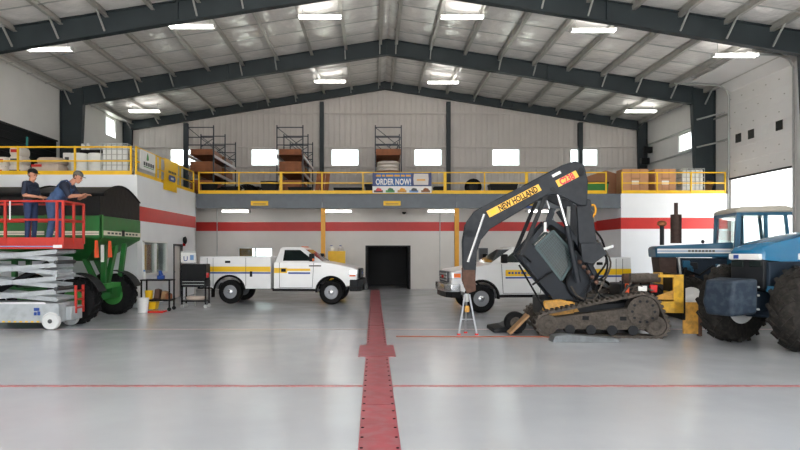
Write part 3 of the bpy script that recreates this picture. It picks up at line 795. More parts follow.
MB().box(-8.245, -8.215, y0-.03, y0-.02, 2.5, 2.92).build('rail_tag', 'liftwhite', LT)
ld = thing  # ladder on the end
m = MB()
for y in (14.75, 15.12): m.box(x1+.0, x1+.05, y-.02, y+.02, .33, .98)
for z in (.45, .65, .85): m.box(x1+.005, x1+.045, 14.75, 15.12, z-.02, z+.02)
m.build('ladder', 'liftred', LT)
m = MB(); m.box(x1-.14, x1+.02, y0+.35, y1-.1, .18, .5); m.build('end_plate', 'liftgrey', LT, bevel=.02)

# ================================================================== PEOPLE
def person(label, loc, rz, segs, paint, caps, extra, voxel=.0095):
    """segs: (p, q, r0, r1, tag) tapered limbs fused into one surface; tag picks the clothing"""
    m = MB()
    for p, q, r0, r1, tg in segs:
        p = Vector(p); q = Vector(q); d = q-p; L = max(d.length, 1e-4); dn = d/L; n = 5; pts = []; rs = []
        for k in range(4): a = PI/2*(k+.4)/4; pts.append(p-dn*r0*math.cos(a)); rs.append(r0*math.sin(a))
        for k in range(n+1): pts.append(p+d*(k/n)); rs.append(r0+(r1-r0)*k/n)
        for k in range(4): a = PI/2*(3.6-k)/4; pts.append(q+dn*r1*math.cos(a)); rs.append(r1*math.sin(a))
        m.tube(pts, rs, 12)
    o = m.build('tmp', 'skin', None, world=False)
    r = o.modifiers.new('r', 'REMESH'); r.mode = 'VOXEL'; r.voxel_size = voxel
    s_ = o.modifiers.new('s', 'SMOOTH'); s_.iterations = 3; s_.factor = .5
    dg = bpy.context.evaluated_depsgraph_get(); dg.update()
    me = bpy.data.meshes.new_from_object(o.evaluated_get(dg)); bpy.data.objects.remove(o)
    me.materials.clear(); names = sorted(set(paint.values()))
    for nme in names: me.materials.append(MATS[nme])
    n = len(me.polygons); c = np.zeros(n*3); me.polygons.foreach_get('center', c); c = c.reshape(-1, 3)
    best = np.full(n, 1e9); idx = np.zeros(n, int)
    for p, q, r0, r1, tg in segs:
        p = np.array(p, float); q = np.array(q, float); d = q-p; L2 = max(float(d@d), 1e-9)
        tt = np.clip(((c-p)@d)/L2, 0, 1); dist = np.linalg.norm(c-(p+tt[:, None]*d), axis=1)-(r0+(r1-r0)*tt)
        ok = dist < best; best[ok] = dist[ok]; idx[ok] = names.index(paint[tg])
    me.polygons.foreach_set('material_index', idx); me.polygons.foreach_set('use_smooth', np.ones(n, bool))
    t = thing('person', label, 'person', loc, rz)
    b = bpy.data.objects.new('body', me); COL.objects.link(b); b.parent = t
    for nm, mat, mb in extra: mb.build(nm, mat, t, world=False, smooth=True)
    return t
def hand(w_, d, up, s_):
    """palm and five bent fingers from wrist w_ pointing along d"""
    w_ = Vector(w_); d = Vector(d).normalized(); up = Vector(up); lat = d.cross(up).normalized(); up = lat.cross(d).normalized()
    out = []
    pe = w_+d*.085
    for k in (-1, 0, 1): out.append((w_+lat*k*.015, pe+lat*k*.026, .018, .016, 'skin'))
    for k, ln in zip((-1.5, -.5, .5, 1.5), (.062, .078, .072, .055)):
        a = pe+lat*k*.021; b_ = a+d*ln*.55-up*ln*.25; c = b_+d*ln*.25-up*ln*.5
        out += [(a, b_, .0095, .009, 'skin'), (b_, c, .009, .008, 'skin')]
    th = w_+d*.03+lat*s_*.03; t2 = th+d*.03+lat*s_*.028-up*.01; out += [(th, t2, .012, .011, 'skin'), (t2, t2+d*.032-up*.012, .011, .009, 'skin')]
    return out
def head(c, fwd, up=(0,0,1)):
    c = Vector(c); f = Vector(fwd).normalized(); up = Vector(up); lat = up.cross(f).normalized(); up = f.cross(lat).normalized()
    segs = [(c+up*.045-f*.015, c+up*.035+f*.01, .098, .092, 'skin'), (c-up*.05+f*.02, c-up*.085+f*.045, .072, .05, 'skin'),
            (c+f*.085-up*.0, c+f*.112-up*.022, .012, .017, 'skin'), (c+f*.085-up*.062, c+f*.089-up*.062, .022, .02, 'skin')]
    for s_ in (-1, 1): segs += [(c+lat*s_*.092-f*.01+up*.012, c+lat*s_*.096-f*.012-up*.025, .018, .013, 'skin'), (c+f*.088+lat*s_*.03+up*.025, c+f*.085+lat*s_*.05+up*.022, .013, .011, 'skin')]
    ey = MB(); hr = MB(); cp = MB(); br = MB(); mo = MB()
    for s_ in (-1, 1): ey.ball(c+f*.093+lat*s_*.034+up*.006, .010, 8, 6)
    mo.bar(c+f*.108-up*.066-lat*.024, c+f*.108-up*.066+lat*.024, .006, .008)
    R = Matrix((f, lat, up)).transposed()
    def addx(mb, src, cc): mb.add([R @ Vector(p)+cc for p in src.v], src.f)
    hb = MB().ball((0,0,0), .104, 14, 10, (1.02, .98, 1.0)); hb.f = [q for q in hb.f if max(hb.v[i][0] for i in q) < .03 and max(hb.v[i][2] for i in q) < .06]
    addx(hr, hb, c+up*.03-f*.012)
    cb = MB().ball((0,0,0), .112, 16, 10, (1.06, .98, .95)); cb.f = [q for q in cb.f if min(cb.v[i][2] for i in q) > -.004]
    addx(cp, cb, c+up*.058-f*.008)
    bm_ = MB(); pts = [(.085+.095*math.cos(a), .085*math.sin(a)) for a in [math.radians(-85+17*k) for k in range(11)]]
    bm_.prism(pts, -.006, .006, 'z'); addx(br, bm_, c+up*.055)
    return segs, [('eyes', 'eye', ey), ('mouth', 'rust', mo)], hr, cp, br
def v3(*a): return V(*a)
# --- worker standing upright, hands forward on the rail
hs, ex, hr, cp, br = head((.035, 0, 1.615), (1, -.12, -.18))
seg = list(hs)+[((0.0,0,1.44),(.02,0,1.55),.062,.056,'skin')]
seg += [((-.02,-.07,.98),(-.02,.07,.98),.125,.125,'jean'), ((-.01,-.075,1.08),(-.01,.075,1.08),.112,.112,'shirt'), ((-.02,-.09,1.24),(-.02,.09,1.24),.118,.118,'shirt'), ((-.02,-.12,1.38),(-.02,.12,1.38),.098,.098,'shirt')]
for s_ in (-1, 1):
    seg += [((-.01,s_*.10,.92),(.0,s_*.115,.50),.098,.066,'jean'), ((0,s_*.115,.50),(-.02,s_*.12,.10),.064,.05,'jean'), ((-.03,s_*.12,.05),(.13,s_*.135,.04),.045,.04,'boot'),
            ((-.02,s_*.19,1.40),(.0,s_*.255,1.16),.062,.055,'shirt'), ((.0,s_*.255,1.16),(.02,s_*.252,1.12),.05,.046,'skin'), ((.02,s_*.252,1.12),(.26,s_*.15,1.09),.044,.032,'skin')]
    seg += hand((.27,s_*.145,1.09), (.92,-s_*.3,-.15), (0,0,1), s_*-1)
belt = MB().lathe([(.128,1.035),(.132,1.04),(.132,1.075),(.128,1.08)], (0,0,0), 'z', 20); belt.v = [(x-.015, y*1.5, z) for x, y, z in belt.v]
person('worker in black cap, navy shirt and jeans standing upright on the lift', (-8.08, 14.78, 1.965), -.15, seg,
       {'skin': 'skin', 'shirt': 'navy', 'jean': 'denim_d', 'boot': 'boot'}, 'black',
       ex+[('hair', 'hair', hr), ('cap', 'black', cp), ('cap_brim', 'black', br), ('belt', 'boot', belt)])
# --- worker in overalls bent over the end rail
hs, ex, hr, cp, br = head((.50, 0, 1.555), (.93, 0, -.36))
seg = list(hs)+[((.37,0,1.43),(.44,0,1.505),.066,.058,'skin')]
T = lambda f, z=0: v3(.0+.36*f, 0, .98+.42*f)
seg += [((-.03,-.09,.96),(-.03,.09,.96),.16,.16,'bib'), ((.06,-.10,1.08),(.06,.10,1.08),.155,.155,'bib'), ((.15,-.10,1.19),(.15,.10,1.19),.15,.15,'bib'), ((.26,-.13,1.33),(.26,.13,1.33),.125,.125,'shirt')]
for s_ in (-1, 1):
    kx = .06 if s_ > 0 else -.02
    seg += [((-.04,s_*.12,.90),(kx,s_*.135,.50),.128,.088,'bib'), ((kx,s_*.135,.50),(kx-.09,s_*.14,.10),.085,.072,'bib'), ((kx-.11,s_*.14,.05),(kx+.06,s_*.155,.04),.048,.042,'boot'),
            ((.28,s_*.21,1.36),(.40,s_*.275,1.12),.08,.068,'shirt'), ((.40,s_*.275,1.12),(.43,s_*.27,1.09),.056,.054,'skin'), ((.43,s_*.27,1.09),(.62,s_*.13,1.12),.05,.037,'skin')]
    seg += hand((.63,s_*.125,1.125), (.85,-s_*.25,.4), (-.4,0,.85), s_*-1)
st = MB()
for s_ in (-1, 1): st.tube([(.07,s_*.10,1.33),(.18,s_*.11,1.45),(.30,s_*.11,1.475),(.375,s_*.09,1.40),(.36,s_*.085,1.28)], .02, 6)
bibp = MB().add([(.25,-.11,1.06),(.25,.11,1.06),(.40,.09,1.27),(.40,-.09,1.27),(.21,-.11,1.09),(.21,.11,1.09),(.36,.09,1.30),(.36,-.09,1.30)], [(0,1,2,3),(7,6,5,4),(0,4,5,1),(1,5,6,2),(2,6,7,3),(3,7,4,0)])
person('worker in denim overalls and grey cap leaning over the lift end rail', (-7.47, 14.72, 1.965), .05, seg,
       {'skin': 'skin', 'shirt': 'navy', 'bib': 'denim', 'boot': 'boot'}, 'capgrey',
       ex+[('hair', 'hair', hr), ('cap', 'capgrey', cp), ('cap_brim', 'capgrey', br), ('overall_straps', 'denim', st), ('overall_bib', 'denim', bibp)])

# ================================================================== GRAIN CART
G = thing('grain_cart', 'green grain cart with black tarp behind the scissor lift', 'grain cart', (-9.6, 17.4, 0))
gx0, gx1, gy0, gy1 = -12.6, -7.0, 16.1, 18.8
def rect(x0, x1, y0, y1, z): return [(x0,y0,z),(x1,y0,z),(x1,y1,z),(x0,y1,z)]
MB().loft([rect(gx0,gx1,gy0,gy1,2.12), rect(gx0,gx1,gy0,gy1,2.70)]).build('tank', 'green', G, bevel=.02)
MB().loft([rect(-10.9,-7.75,16.85,18.05,1.52), rect(gx0,gx1,gy0,gy1,2.12)]).build('hopper', 'green', G)
# extension and roll tarp
ar = [(gy0, 2.70), (gy1, 2.70), (gy1, 3.22)]+[(gy1-(gy1-gy0)*k/10, 3.22+.34*math.sin(PI*k/10)) for k in range(1, 10)]+[(gy0, 3.22)]
MB().prism(ar, gx0, gx1-.03, 'x').build('tarp', 'tarp', G)
for x in (gx1-.02, -8.9, -10.8):
    MB().tube([(x, gy1-(gy1-gy0)*k/12, 3.23+.35*math.sin(PI*k/12)) for k in range(13)], .025, 6).build('tarp_bow', 'black', G)
MB().tube([(gx0, gy0-.03, 3.24), (gx1+.1, gy0-.03, 3.24)], .05, 8).build('tarp_roller', 'black', G)
for x in (gx1, -8.4, -9.8, -11.2):
    MB().box(x-.05, x+.02, gy0-.03, gy0+.01, 2.12, 2.72).build('rib', 'green', G)
MB().box(gx1-.02, gx1+.03, gy0-.03, gy0+.06, 2.12, 2.72).build('corner_post', 'greenlite', G)
s1 = MB().box(gx0, gx1, gy0-.012, gy0-.002, 2.20, 2.30).build('stripe', 'cream', G); s2 = MB().box(gx1+.002, gx1+.012, gy0, gy1, 2.20, 2.32).build('stripe', 'cream', G)
m = MB()
for k in range(9):
    if k != 4: m.box(gx1+.012, gx1+.016, gy0+.35+k*.24, gy0+.50+k*.24, 2.235, 2.285)
m.build('stripe_lettering', 'seam', s2); MB().box(gx1+.012, gx1+.02, gy0+1.28, gy0+1.46, 2.20, 2.36).build('emblem', 'black', s2)
MB().box(gx0, gx1, gy0-.016, gy0-.012, 2.24, 2.255).build('stripe_lettering', 'seam', s1)
# undercarriage
MB().box(-10.8, -7.1, 17.0, 17.9, .62, .80).build('axle_beam', 'green', G)
MB().box(-7.55, -7.15, 15.65, 17.9, .50, .68).build('axle', 'green', G)
for p, q in (((-7.85,16.85,1.75),(-7.35,16.8,.75)), ((-7.25,16.9,2.0),(-7.3,16.9,.75)), ((-7.12,17.9,2.0),(-7.2,17.7,.75)), ((-8.0,17.9,1.7),(-7.5,17.8,.75)), ((-7.25,17.6,2.0),(-7.35,17.2,.75)), ((-9.8,17.1,1.6),(-9.8,17.1,.75)), ((-9.8,17.8,1.6),(-9.8,17.8,.75))):
    MB().bar(p, q, .12, .12).build('leg', 'green', G)
MB().box(-7.62, -7.12, 16.7, 17.75, .78, .92).build('cross_member', 'greenlite', G)
for x, y in ((-7.12, 16.08), (-7.06, 16.75)):
    MB().add([(x,y-.09,2.06),(x,y+.09,2.06),(x,y+.12,1.62),(x,y-.12,1.62),(x+.02,y-.05,2.06),(x+.02,y+.05,2.06),(x+.02,y+.12,1.62),(x+.02,y-.12,1.62)], [(0,1,2,3),(7,6,5,4),(0,4,5,1),(1,5,6,2),(2,6,7,3),(3,7,4,0)]).build('warning_flag', 'orange', G)
MB().box(-7.13, -7.1, 16.36, 16.5, 1.5, 1.95).build('warning_board', 'whiteplain', G)
for x in (-7.36, -9.8):
    for s_, y in ((-1, 15.52), (1, 17.85)): wheel(G, (x+9.6, y-17.4, .56), .56, .46, .28, 'greenlite', 'rubber', side=s_, lugs=16, lugw=.05)
for ya_, yb_ in ((17.6, 18.1), (15.3, 15.75)):
    m = MB(); pts = [(-7.36+.68*math.cos(math.radians(a)), .56+.68*math.sin(math.radians(a))) for a in range(20, 165, 12)]
    for p, r_ in zip(pts[:-1], pts[1:]): m.add(*quadbox(p, r_, .02, ya_, yb_))
    m.build('fender', 'dark', G)
MB().bar((-10.8, 17.4, .7), (-13.4, 17.4, .6), .2, .18).build('tongue', 'green', G)
MB().box(-10.2, -10.0, 17.2, 17.6, 0, .62).build('stand', 'green', G) if False else None

# ================================================================== TRACK LOADER (arms raised, cab tipped forward)
K = thing('track_loader', 'charcoal and yellow track loader with raised arms and tipped cab', 'track loader', (4.9, 14.2, 0))
def q(px, py, Y=13.35): return ((px-374)/F*Y, 1.8+(250.6-py)/F*Y)
def hull(circles, n=96):
    """outline around circles (x, z, r), as support points"""
    out = []
    for k in range(n):
        a = 2*PI*k/n; d = (math.cos(a), math.sin(a))
        b_ = max(circles, key=lambda c: c[0]*d[0]+c[1]*d[1]+c[2]); out.append((b_[0]+d[0]*b_[2], b_[1]+d[1]*b_[2]))
    return out
def resample(pts, step):
    res = []; n = len(pts); acc = 0
    for i in range(n):
        p = Vector(pts[i]); qn = Vector(pts[(i+1) % n]); L = (qn-p).length
        while acc < L and L > 1e-6:
            d = (qn-p)/L; res.append((p+d*acc, d)); acc += step
        acc -= L
    return res
CIR = [(3.66, .26, .21), (5.80, .26, .21), (5.55, .55, .33)]
def track(y0, y1):
    out = hull([(x, z, r+.045) for x, z, r in CIR]); inn = hull(CIR)
    n = len(out); m = MB()
    vs = [(p[0], y0, p[1]) for p in out]+[(p[0], y1, p[1]) for p in out]+[(p[0], y0, p[1]) for p in inn]+[(p[0], y1, p[1]) for p in inn]
    fs = []
    for i in range(n):
        j = (i+1) % n
        fs += [(i, j, n+j, n+i), (2*n+i, 3*n+i, 3*n+j, 2*n+j), (i, 2*n+i, 2*n+j, j), (n+i, n+j, 3*n+j, 3*n+i)]
    m.add(vs, fs)
    for p, d in resample(out, .105):
        nn = Vector((d[1], -d[0])); a = p+nn*.01
        m.bar((a[0], y0-.005, a[1]), (a[0], y1+.005, a[1]), .05, .05, (nn[0], 0, nn[1]))
    tr_ = m.build('track', 'mud', K)
    fr = MB().prism([(3.62,.16),(5.75,.16),(5.85,.42),(5.35,.62),(3.72,.40)], y0+.06, y1-.06).build('track_frame', 'mud', K, bevel=.02)
    for x, z, r in CIR:
        nm = 'sprocket' if r > .3 else 'idler'
        mm = MB().lathe([(r*.96, y0+.02), (r*.96, y0+.05), (r*.7, y0+.06), (r*.4, y0+.0), (.06, y0-.01), (.01, y0-.01)], (x, 0, z), 'y', 20)
        mm.lathe([(r*.9, y0+.05), (r*.9, y1-.03)], (x, 0, z), 'y', 20); mm.build(nm, 'mud', tr_, smooth=True)
        if r > .3:
            hh = MB()
            for k in range(10): a = 2*PI*k/10; hh.lathe([(.03, y0+.0), (.03, y0-.015), (.01, y0-.015)], (x+.22*math.cos(a), 0, z+.22*math.sin(a)), 'y', 6)
            hh.build('sprocket_bolts', 'dark', tr_)
    for k in range(4): MB().lathe([(.1, y0+.02), (.1, y1-.02)], (4.1+k*.42, 0, .16), 'y', 14).build('roller', 'dark', tr_, smooth=True)
    for k in range(2): MB().box(4.35+k*.75, 4.48+k*.75, y0+.045, y0+.062, .36, .44).build('access_hole', 'black', fr)
track(13.12, 13.52); track(14.88, 15.28)
MB().box(3.55, 6.1, 13.55, 14.85, .35, .75).build('belly', 'dark', K, bevel=.02)
MB().prism([(3.6,.42),(3.62,.70),(4.2,.74),(4.35,.5),(3.7,.4)], 13.5, 13.62).build('side_plate', 'dirtyellow', K); MB().prism([(3.6,.42),(3.62,.70),(4.2,.74),(4.35,.5),(3.7,.4)], 14.78, 14.9).build('side_plate', 'dirtyellow', K)
MB().prism([(3.55,.36),(3.62,.72),(3.95,.76),(4.3,.68),(4.2,.36)], 13.45, 14.9).build('front_plate', 'dirtyellow', K, bevel=.03)
MB().box(4.2, 5.5, 13.63, 14.77, .66, .8).build('engine_deck', 'dark', K)
# engine
en = MB().box(5.25, 6.15, 13.75, 14.7, .75, 1.08).build('engine_block', 'dark', K, bevel=.03)
MB().tube([(5.42, 13.62, 1.22), (6.02, 13.62, 1.22)], [.10, .10], 14)  .build('air_filter', 'mud', K, smooth=True)
MB().tube([(5.35, 13.9, 1.18), (5.9, 13.9, 1.2)], .12, 12).build('muffler', 'rust', K, smooth=True)
MB().box(5.55, 5.72, 13.46, 13.5, .95, 1.06).build('battery_label', 'whiteplain', K); MB().box(5.30, 5.38, 13.5, 13.58, .9, 1.1).build('oil_filter', 'orange', K, bevel=.02)
MB().box(5.8, 5.95, 13.5, 13.6, .92, 1.08).build('fuel_filter', 'redlens', K, bevel=.02)
for k in range(12):
    a = V(5.2+rnd.random()*.9, 13.5+rnd.random()*.2, .78+rnd.random()*.2); c = V(5.2+rnd.random()*.9, 13.5+rnd.random()*.2, .85+rnd.random()*.3)
    MB().tube([a, (a+c)/2+V(0, -.08, .12), c], .018, 6).build('engine_hose', ('black', 'mud', 'dark')[k % 3], K)
# rear frame
m = MB(); m.box(6.24, 6.44, 13.42, 13.5, .50, 1.30); m.box(5.95, 6.35, 13.42, 13.5, 1.24, 1.30); m.box(5.72, 6.44, 13.42, 13.5, .50, .74); m.box(6.24, 6.44, 14.7, 14.8, .50, 1.30); m.box(6.36, 6.44, 13.5, 14.7, .55, .9)
m.build('rear_frame', 'nhdull', K, bevel=.01)
MB().prism([(5.72,.78),(6.27,.78),(6.27,.98)], 13.43, 13.5).build('gusset', 'dirtyellow', K)
MB().box(6.45, 6.5, 13.5, 14.7, .35, 1.30).build('radiator', 'black', K)
MB().box(6.46, 6.80, 13.52, 13.57, .06, .72).build('rear_door', 'dirtyellow', K, bevel=.01); MB().box(6.76, 6.83, 13.5, 13.6, .02, .70).build('door_edge', 'rust', K)
# lift arms
BOOM = [(487,204),(560,166),(573,162),(581,166),(585,182),(584,206),(577,206),(556,195),(546,195),(490,229),(481,240),(477,252),(475,288),(464,288),(463,240),(466,222),(474,211)]
bp_ = [q(a, c) for a, c in BOOM]
for i, yy in enumerate((13.30, 14.82)):
    bo = MB().prism(bp_, yy, yy+.14).build('lift_arm', 'charcoal', K, bevel=.015)
    MB().lathe([(.07, yy-.02), (.07, yy+.16)], (q(578,172)[0], 0, q(578,172)[1]), 'y', 14).build('pivot_pin', 'dark', bo)
    MB().lathe([(.05, yy-.02), (.05, yy+.16)], (q(551,190)[0], 0, q(551,190)[1]), 'y', 14).build('pivot_pin', 'dark', bo)
    if i == 0: boom = bo
    # rear upright link and bracket
    MB().prism([q(*p) for p in ((575,196),(589,200),(595,243),(600,258),(585,262),(578,250))], yy+.15, yy+.25).build('rear_link', 'charcoal', K, bevel=.01)
    MB().prism([q(*p) for p in ((578,243),(597,243),(603,254),(590,264),(580,262))], yy+.02, yy+.12).build('rear_bracket', 'charcoal', K, bevel=.01)
    a = q(556,194); c = q(565,226); e_ = q(576,282)
    MB().tube([(a[0], yy+.05, a[1]), (c[0], yy+.05, c[1])], .032, 10).build('cylinder_rod', 'chrome', K, smooth=True); MB().tube([(c[0], yy+.05, c[1]), (e_[0], yy+.05, e_[1])], .06, 10).build('lift_cylinder', 'charcoal', K, smooth=True)
    a = q(545,196); c = q(521,255); MB().bar((a[0], yy+.08, a[1]), (c[0], yy+.08, c[1]), .08, .10, (0,1,0)).build('safety_strut', 'dark', K)
a = q(469, 234); MB().tube([(a[0], 13.3, a[1]), (a[0], 14.95, a[1])], .09, 12).build('cross_tube', 'charcoal', K, smooth=True)
a = q(578, 174); MB().tube([(a[0], 13.3, a[1]), (a[0], 14.95, a[1])], .07, 12).build('cross_tube', 'charcoal', K, smooth=True)
# small tilt cylinder along the drop leg and coupler plate at the tip
a, c = q(484,214), q(468,262); MB().tube([(a[0], 13.26, a[1]), (c[0], 13.26, c[1])], .03, 8).build('tilt_rod', 'chrome', K, smooth=True)
MB().prism([q(*p) for p in ((463,270),(475,270),(476,291),(467,294),(463,284))], 13.27, 13.48).build('coupler', 'rust', K, bevel=.01)
MB().prism([q(*p) for p in ((463,270),(475,270),(476,291),(467,294),(463,284))], 14.8, 15.0).build('coupler', 'rust', K, bevel=.01)
# decals on the near arm
def ray(px0, py0, px1, py1): a = q(px0, py0, 13.3); c = q(px1, py1, 13.3); return V(a[0], 13.298, a[1]), V(c[0]-a[0], 0, c[1]-a[1])
o0, du = ray(490, 217.3, 541, 190.5); u = du.normalized(); vv = V(-u.z, 0, u.x)
MB().slab(o0, u, vv, du.length, .150, .004).build('maker_decal', 'nhyellow', boom)
text('decal_lettering', 'NEW HOLLAND', .18, 'black', boom, o0+u*.25+vv*.012, u, vv, off=.008, bold=.03, squeeze=.69)
MB().slab(o0+u*.06+vv*.03, u, vv, .12, .09, .006).build('decal_mark', 'yellow', boom)
o1, du1 = ray(557.5, 187.5, 577, 177.5); u = du1.normalized(); vv = V(-u.z, 0, u.x)
MB().slab(o1, u, vv, du1.length, .15, .004).build('model_decal', 'nhyellow', boom); text('decal_lettering', 'C238', .20, 'redlens', boom, o1+u*.06+vv*.006, u, vv, off=.008, bold=.05, squeeze=.74)
o1, du1 = ray(552, 178, 560, 173.8); u = du1.normalized(); vv = V(-u.z, 0, u.x); MB().slab(o1, u, vv, du1.length, .06, .004).build('warning_decal', 'whiteplain', boom)
# tipped cab: posts, roof, floor pan, mesh side screens
A, B_, C_, D_, E_, F_ = [q(*p, 13.6) for p in ((518,254),(547,221),(572,238),(592,277),(573,303),(556,302))]
cabp = [A, B_, C_, D_, E_, F_]
ya, yb = 13.58, 14.62
for yy in (ya, yb):
    for i in range(6):
        p, r = cabp[i], cabp[(i+1) % 6]; MB().add(*quadbox(p, r, .10, yy-.03, yy+.03)).build('cab_post', 'cabdark', K)
    ins = [((p[0]-4.0)*.93+4.0-.0, (p[1]-1.5)*.93+1.5) for p in cabp]
MB().prism([q(*p, 13.6) for p in ((518,254),(529,242),(566,290),(573,303),(556,302))], ya-.02, yb+.02).build('cab_floor', 'cabdark', K, bevel=.02)
MB().prism([q(*p, 13.6) for p in ((545,223),(548,219),(574,237),(594,277),(590,279),(570,241))], ya-.04, yb+.04).build('cab_roof', 'cabdark', K, bevel=.02)
MB().prism([q(*p, 13.6) for p in ((572,250),(592,277),(573,303),(562,288))], ya-.01, yb+.01).build('cab_rear', 'cabdark', K)
# mesh side screen
s0 = [q(*p, 13.6) for p in ((533,247),(550,231),(572,256),(558,280))]
for yy in (ya-.02, yb+.02):
    m = MB()
    def lerp(p, r, t_): return (p[0]+(r[0]-p[0])*t_, p[1]+(r[1]-p[1])*t_)
    for k in range(1, 12):
        t_ = k/12; a, c = lerp(s0[0], s0[1], t_), lerp(s0[3], s0[2], t_); m.bar((a[0], yy, a[1]), (c[0], yy, c[1]), .012, .012)
        a, c = lerp(s0[0], s0[3], t_), lerp(s0[1], s0[2], t_); m.bar((a[0], yy, a[1]), (c[0], yy, c[1]), .012, .012)
    for i in range(4): a, c = s0[i], s0[(i+1) % 4]; m.bar((a[0], yy, a[1]), (c[0], yy, c[1]), .05, .05)
    m.build('side_screen', 'cabmesh', K)
MB().prism([q(*p, 13.6) for p in ((533,247),(550,231),(572,256),(558,280))], ya+.0, ya+.01).build('side_glass', 'dglass', K)
MB().prism([q(*p, 13.6) for p in ((548,250),(560,258),(566,275),(556,280),(545,262))], 13.85, 14.35).build('seat', 'blackmatte', K, bevel=.04)
a, c = q(548,224), q(553,208); MB().bar((a[0], 13.56, a[1]), (c[0], 13.56, c[1]), .12, .1, (0,1,0)).build('cab_hinge', 'cabdark', K)
MB().box(q(544,228)[0], q(546.5,228)[0], 13.5, 13.53, q(0,232)[1], q(0,222)[1]).build('cab_decal', 'whiteplain', K)
for (a, c) in (((519,265),(549,318)), ((532,285),(552,271)), ((523,255),(531,262))):
    a, c = q(*a), q(*c); MB().tube([(a[0], 13.42, a[1]), (c[0], 13.42, c[1])], .022, 6).build('prop_rod', 'black', K)
for k, (a, c, rr) in enumerate((((568,232),(590,262),.05), ((560,210),(583,246),.045), ((572,205),(571,240),.04), ((580,268),(560,300),.05), ((600,262),(583,290),.04))):
    a, c = q(*a), q(*c); MB().tube([(a[0], 13.72+.12*k, a[1]), (c[0], 13.72+.12*k, c[1])], rr, 8).build('actuator', ('cabdark', 'charcoal', 'galv', 'dark', 'mud')[k], K, smooth=True)
# hoses at the back
for k, pts in enumerate((((592,247),(604,258),(602,275),(588,285),(583,300)), ((595,240),(608,262),(600,284),(592,300)), ((588,225),(600,240),(604,262),(594,280),(598,303)), ((574,262),(566,285),(578,300),(600,304)), ((583,262),(590,285),(603,298),(622,300)), ((570,286),(580,298),(610,300),(628,282)), ((586,208),(592,205),(594,212),(588,222)), ((565,300),(600,303),(640,300)))):
    pp = [V(q(*p)[0], 13.42+.03*(k % 4), q(*p)[1]) for p in pts]; sm = []
    for i in range(len(pp)-1):
        p0, p1, p2, p3 = pp[max(i-1, 0)], pp[i], pp[i+1], pp[min(i+2, len(pp)-1)]
        for j in range(5):
            t_ = j/5; sm.append(.5*((2*p1)+(p2-p0)*t_+(2*p0-5*p1+4*p2-p3)*t_**2+(3*p1-p0-3*p2+p3)*t_**3))
    sm.append(pp[-1]); MB().tube(sm, .022, 6).build('hydraulic_hose', 'amber' if k == 6 else ('mud' if k in (1, 5) else 'black'), K, smooth=True)
a, c = q(598,250), q(610,246); MB().bar((a[0], 13.4, a[1]), (c[0], 13.4, c[1]), .05, .05).build('hose_fitting', 'galv', K)
for k in range(5):
    a = q(578+k*4, 262+k*5); MB().ball((a[0], 13.40, a[1]), .05, 8, 6).build('valve', 'rust', K)

K.rotation_euler = (0, 0, math.radians(-7)); K.location = (5.0, 13.98, 0)
# ---- things lying around the loader
def flat_box(name, label, cat, pts, z0, z1, mat, bev=.01):
    o = MB().prism(pts, z0, z1, 'z').build(name, mat, None, bevel=bev); tag(o, label, cat); return o
o = MB().prism([(3.5,0),(4.85,0),(4.78,.07),(3.75,.15),(3.55,.12)], 12.30, 12.62).build('steel_ramp', 'rampgrey', None, bevel=.01); tag(o, 'grey worn steel ramp plate lying along the near track', 'ramp')
SK = thing('skid_plate', 'dark removed skid plate lying in front of the loader', 'plate', (2.95, 14.2, 0))
MB().prism([(2.62,.0),(3.25,.0),(3.27,.1),(3.0,.14),(2.63,.08)], 13.75, 14.6).build('pan', 'dark', SK, bevel=.01); MB().prism([(2.80,.08),(3.2,.1),(3.15,.22),(2.95,.18)], 13.85, 14.45).build('hump', 'seam', SK, bevel=.02)
o = MB().bar((2.86, 13.3, .05), (3.26, 13.3, .44), .28, .05).build('plank', 'board', None); tag(o, 'short brown plank leaning on the loader front', 'plank')
TI = thing('bogie_wheel', 'black bogie wheel lying by the yellow front plate', 'wheel', (3.05, 13.55, .25))
wheel(TI, (0, 0, 0.0), .235, .2, .12, 'mud', 'rubber', spokes=0, name='tyre')
# ---- tripod jack stand under the arm tip
J = thing('jack_stand', 'small steel A-frame jack stand under the loader arm tip', 'jack stand', (2.0, 13.5, 0))
for xa, ya_ in ((-.19, -.12), (.19, -.12), (0, .2)):
    MB().bar((2.0+xa*.25, 13.5+ya_*.25, .86), (2.0+xa, 13.5+ya_, .02), .035, .035).build('leg', 'alu', J)
    MB().box(2.0+xa-.035, 2.0+xa+.035, 13.5+ya_-.03, 13.5+ya_+.03, 0, .03).build('foot', 'redlens', J)
MB().bar((1.87, 13.42, .33), (2.13, 13.42, .33), .02, .025).build('rung', 'alu', J)
MB().tube([(2.0, 13.5, .7), (2.0, 13.5, .875)], .045, 10).build('screw_post', 'galv', J); MB().box(1.94, 2.04, 13.38, 13.44, .48, .62).build('hook_block', 'dirtyellow', J, bevel=.02)
# ---- cord on the floor
pts = [(.46, 13.05), (1.2, 13.02), (2.0, 12.98), (2.7, 13.03), (3.5, 13.0), (3.9, 12.62)]
o = MB().tube([(a, c, .017) for a, c in pts], .012, 6).build('air_hose', 'cord', None); tag(o, 'thin orange air hose lying across the floor beneath the jack stand', 'hose')

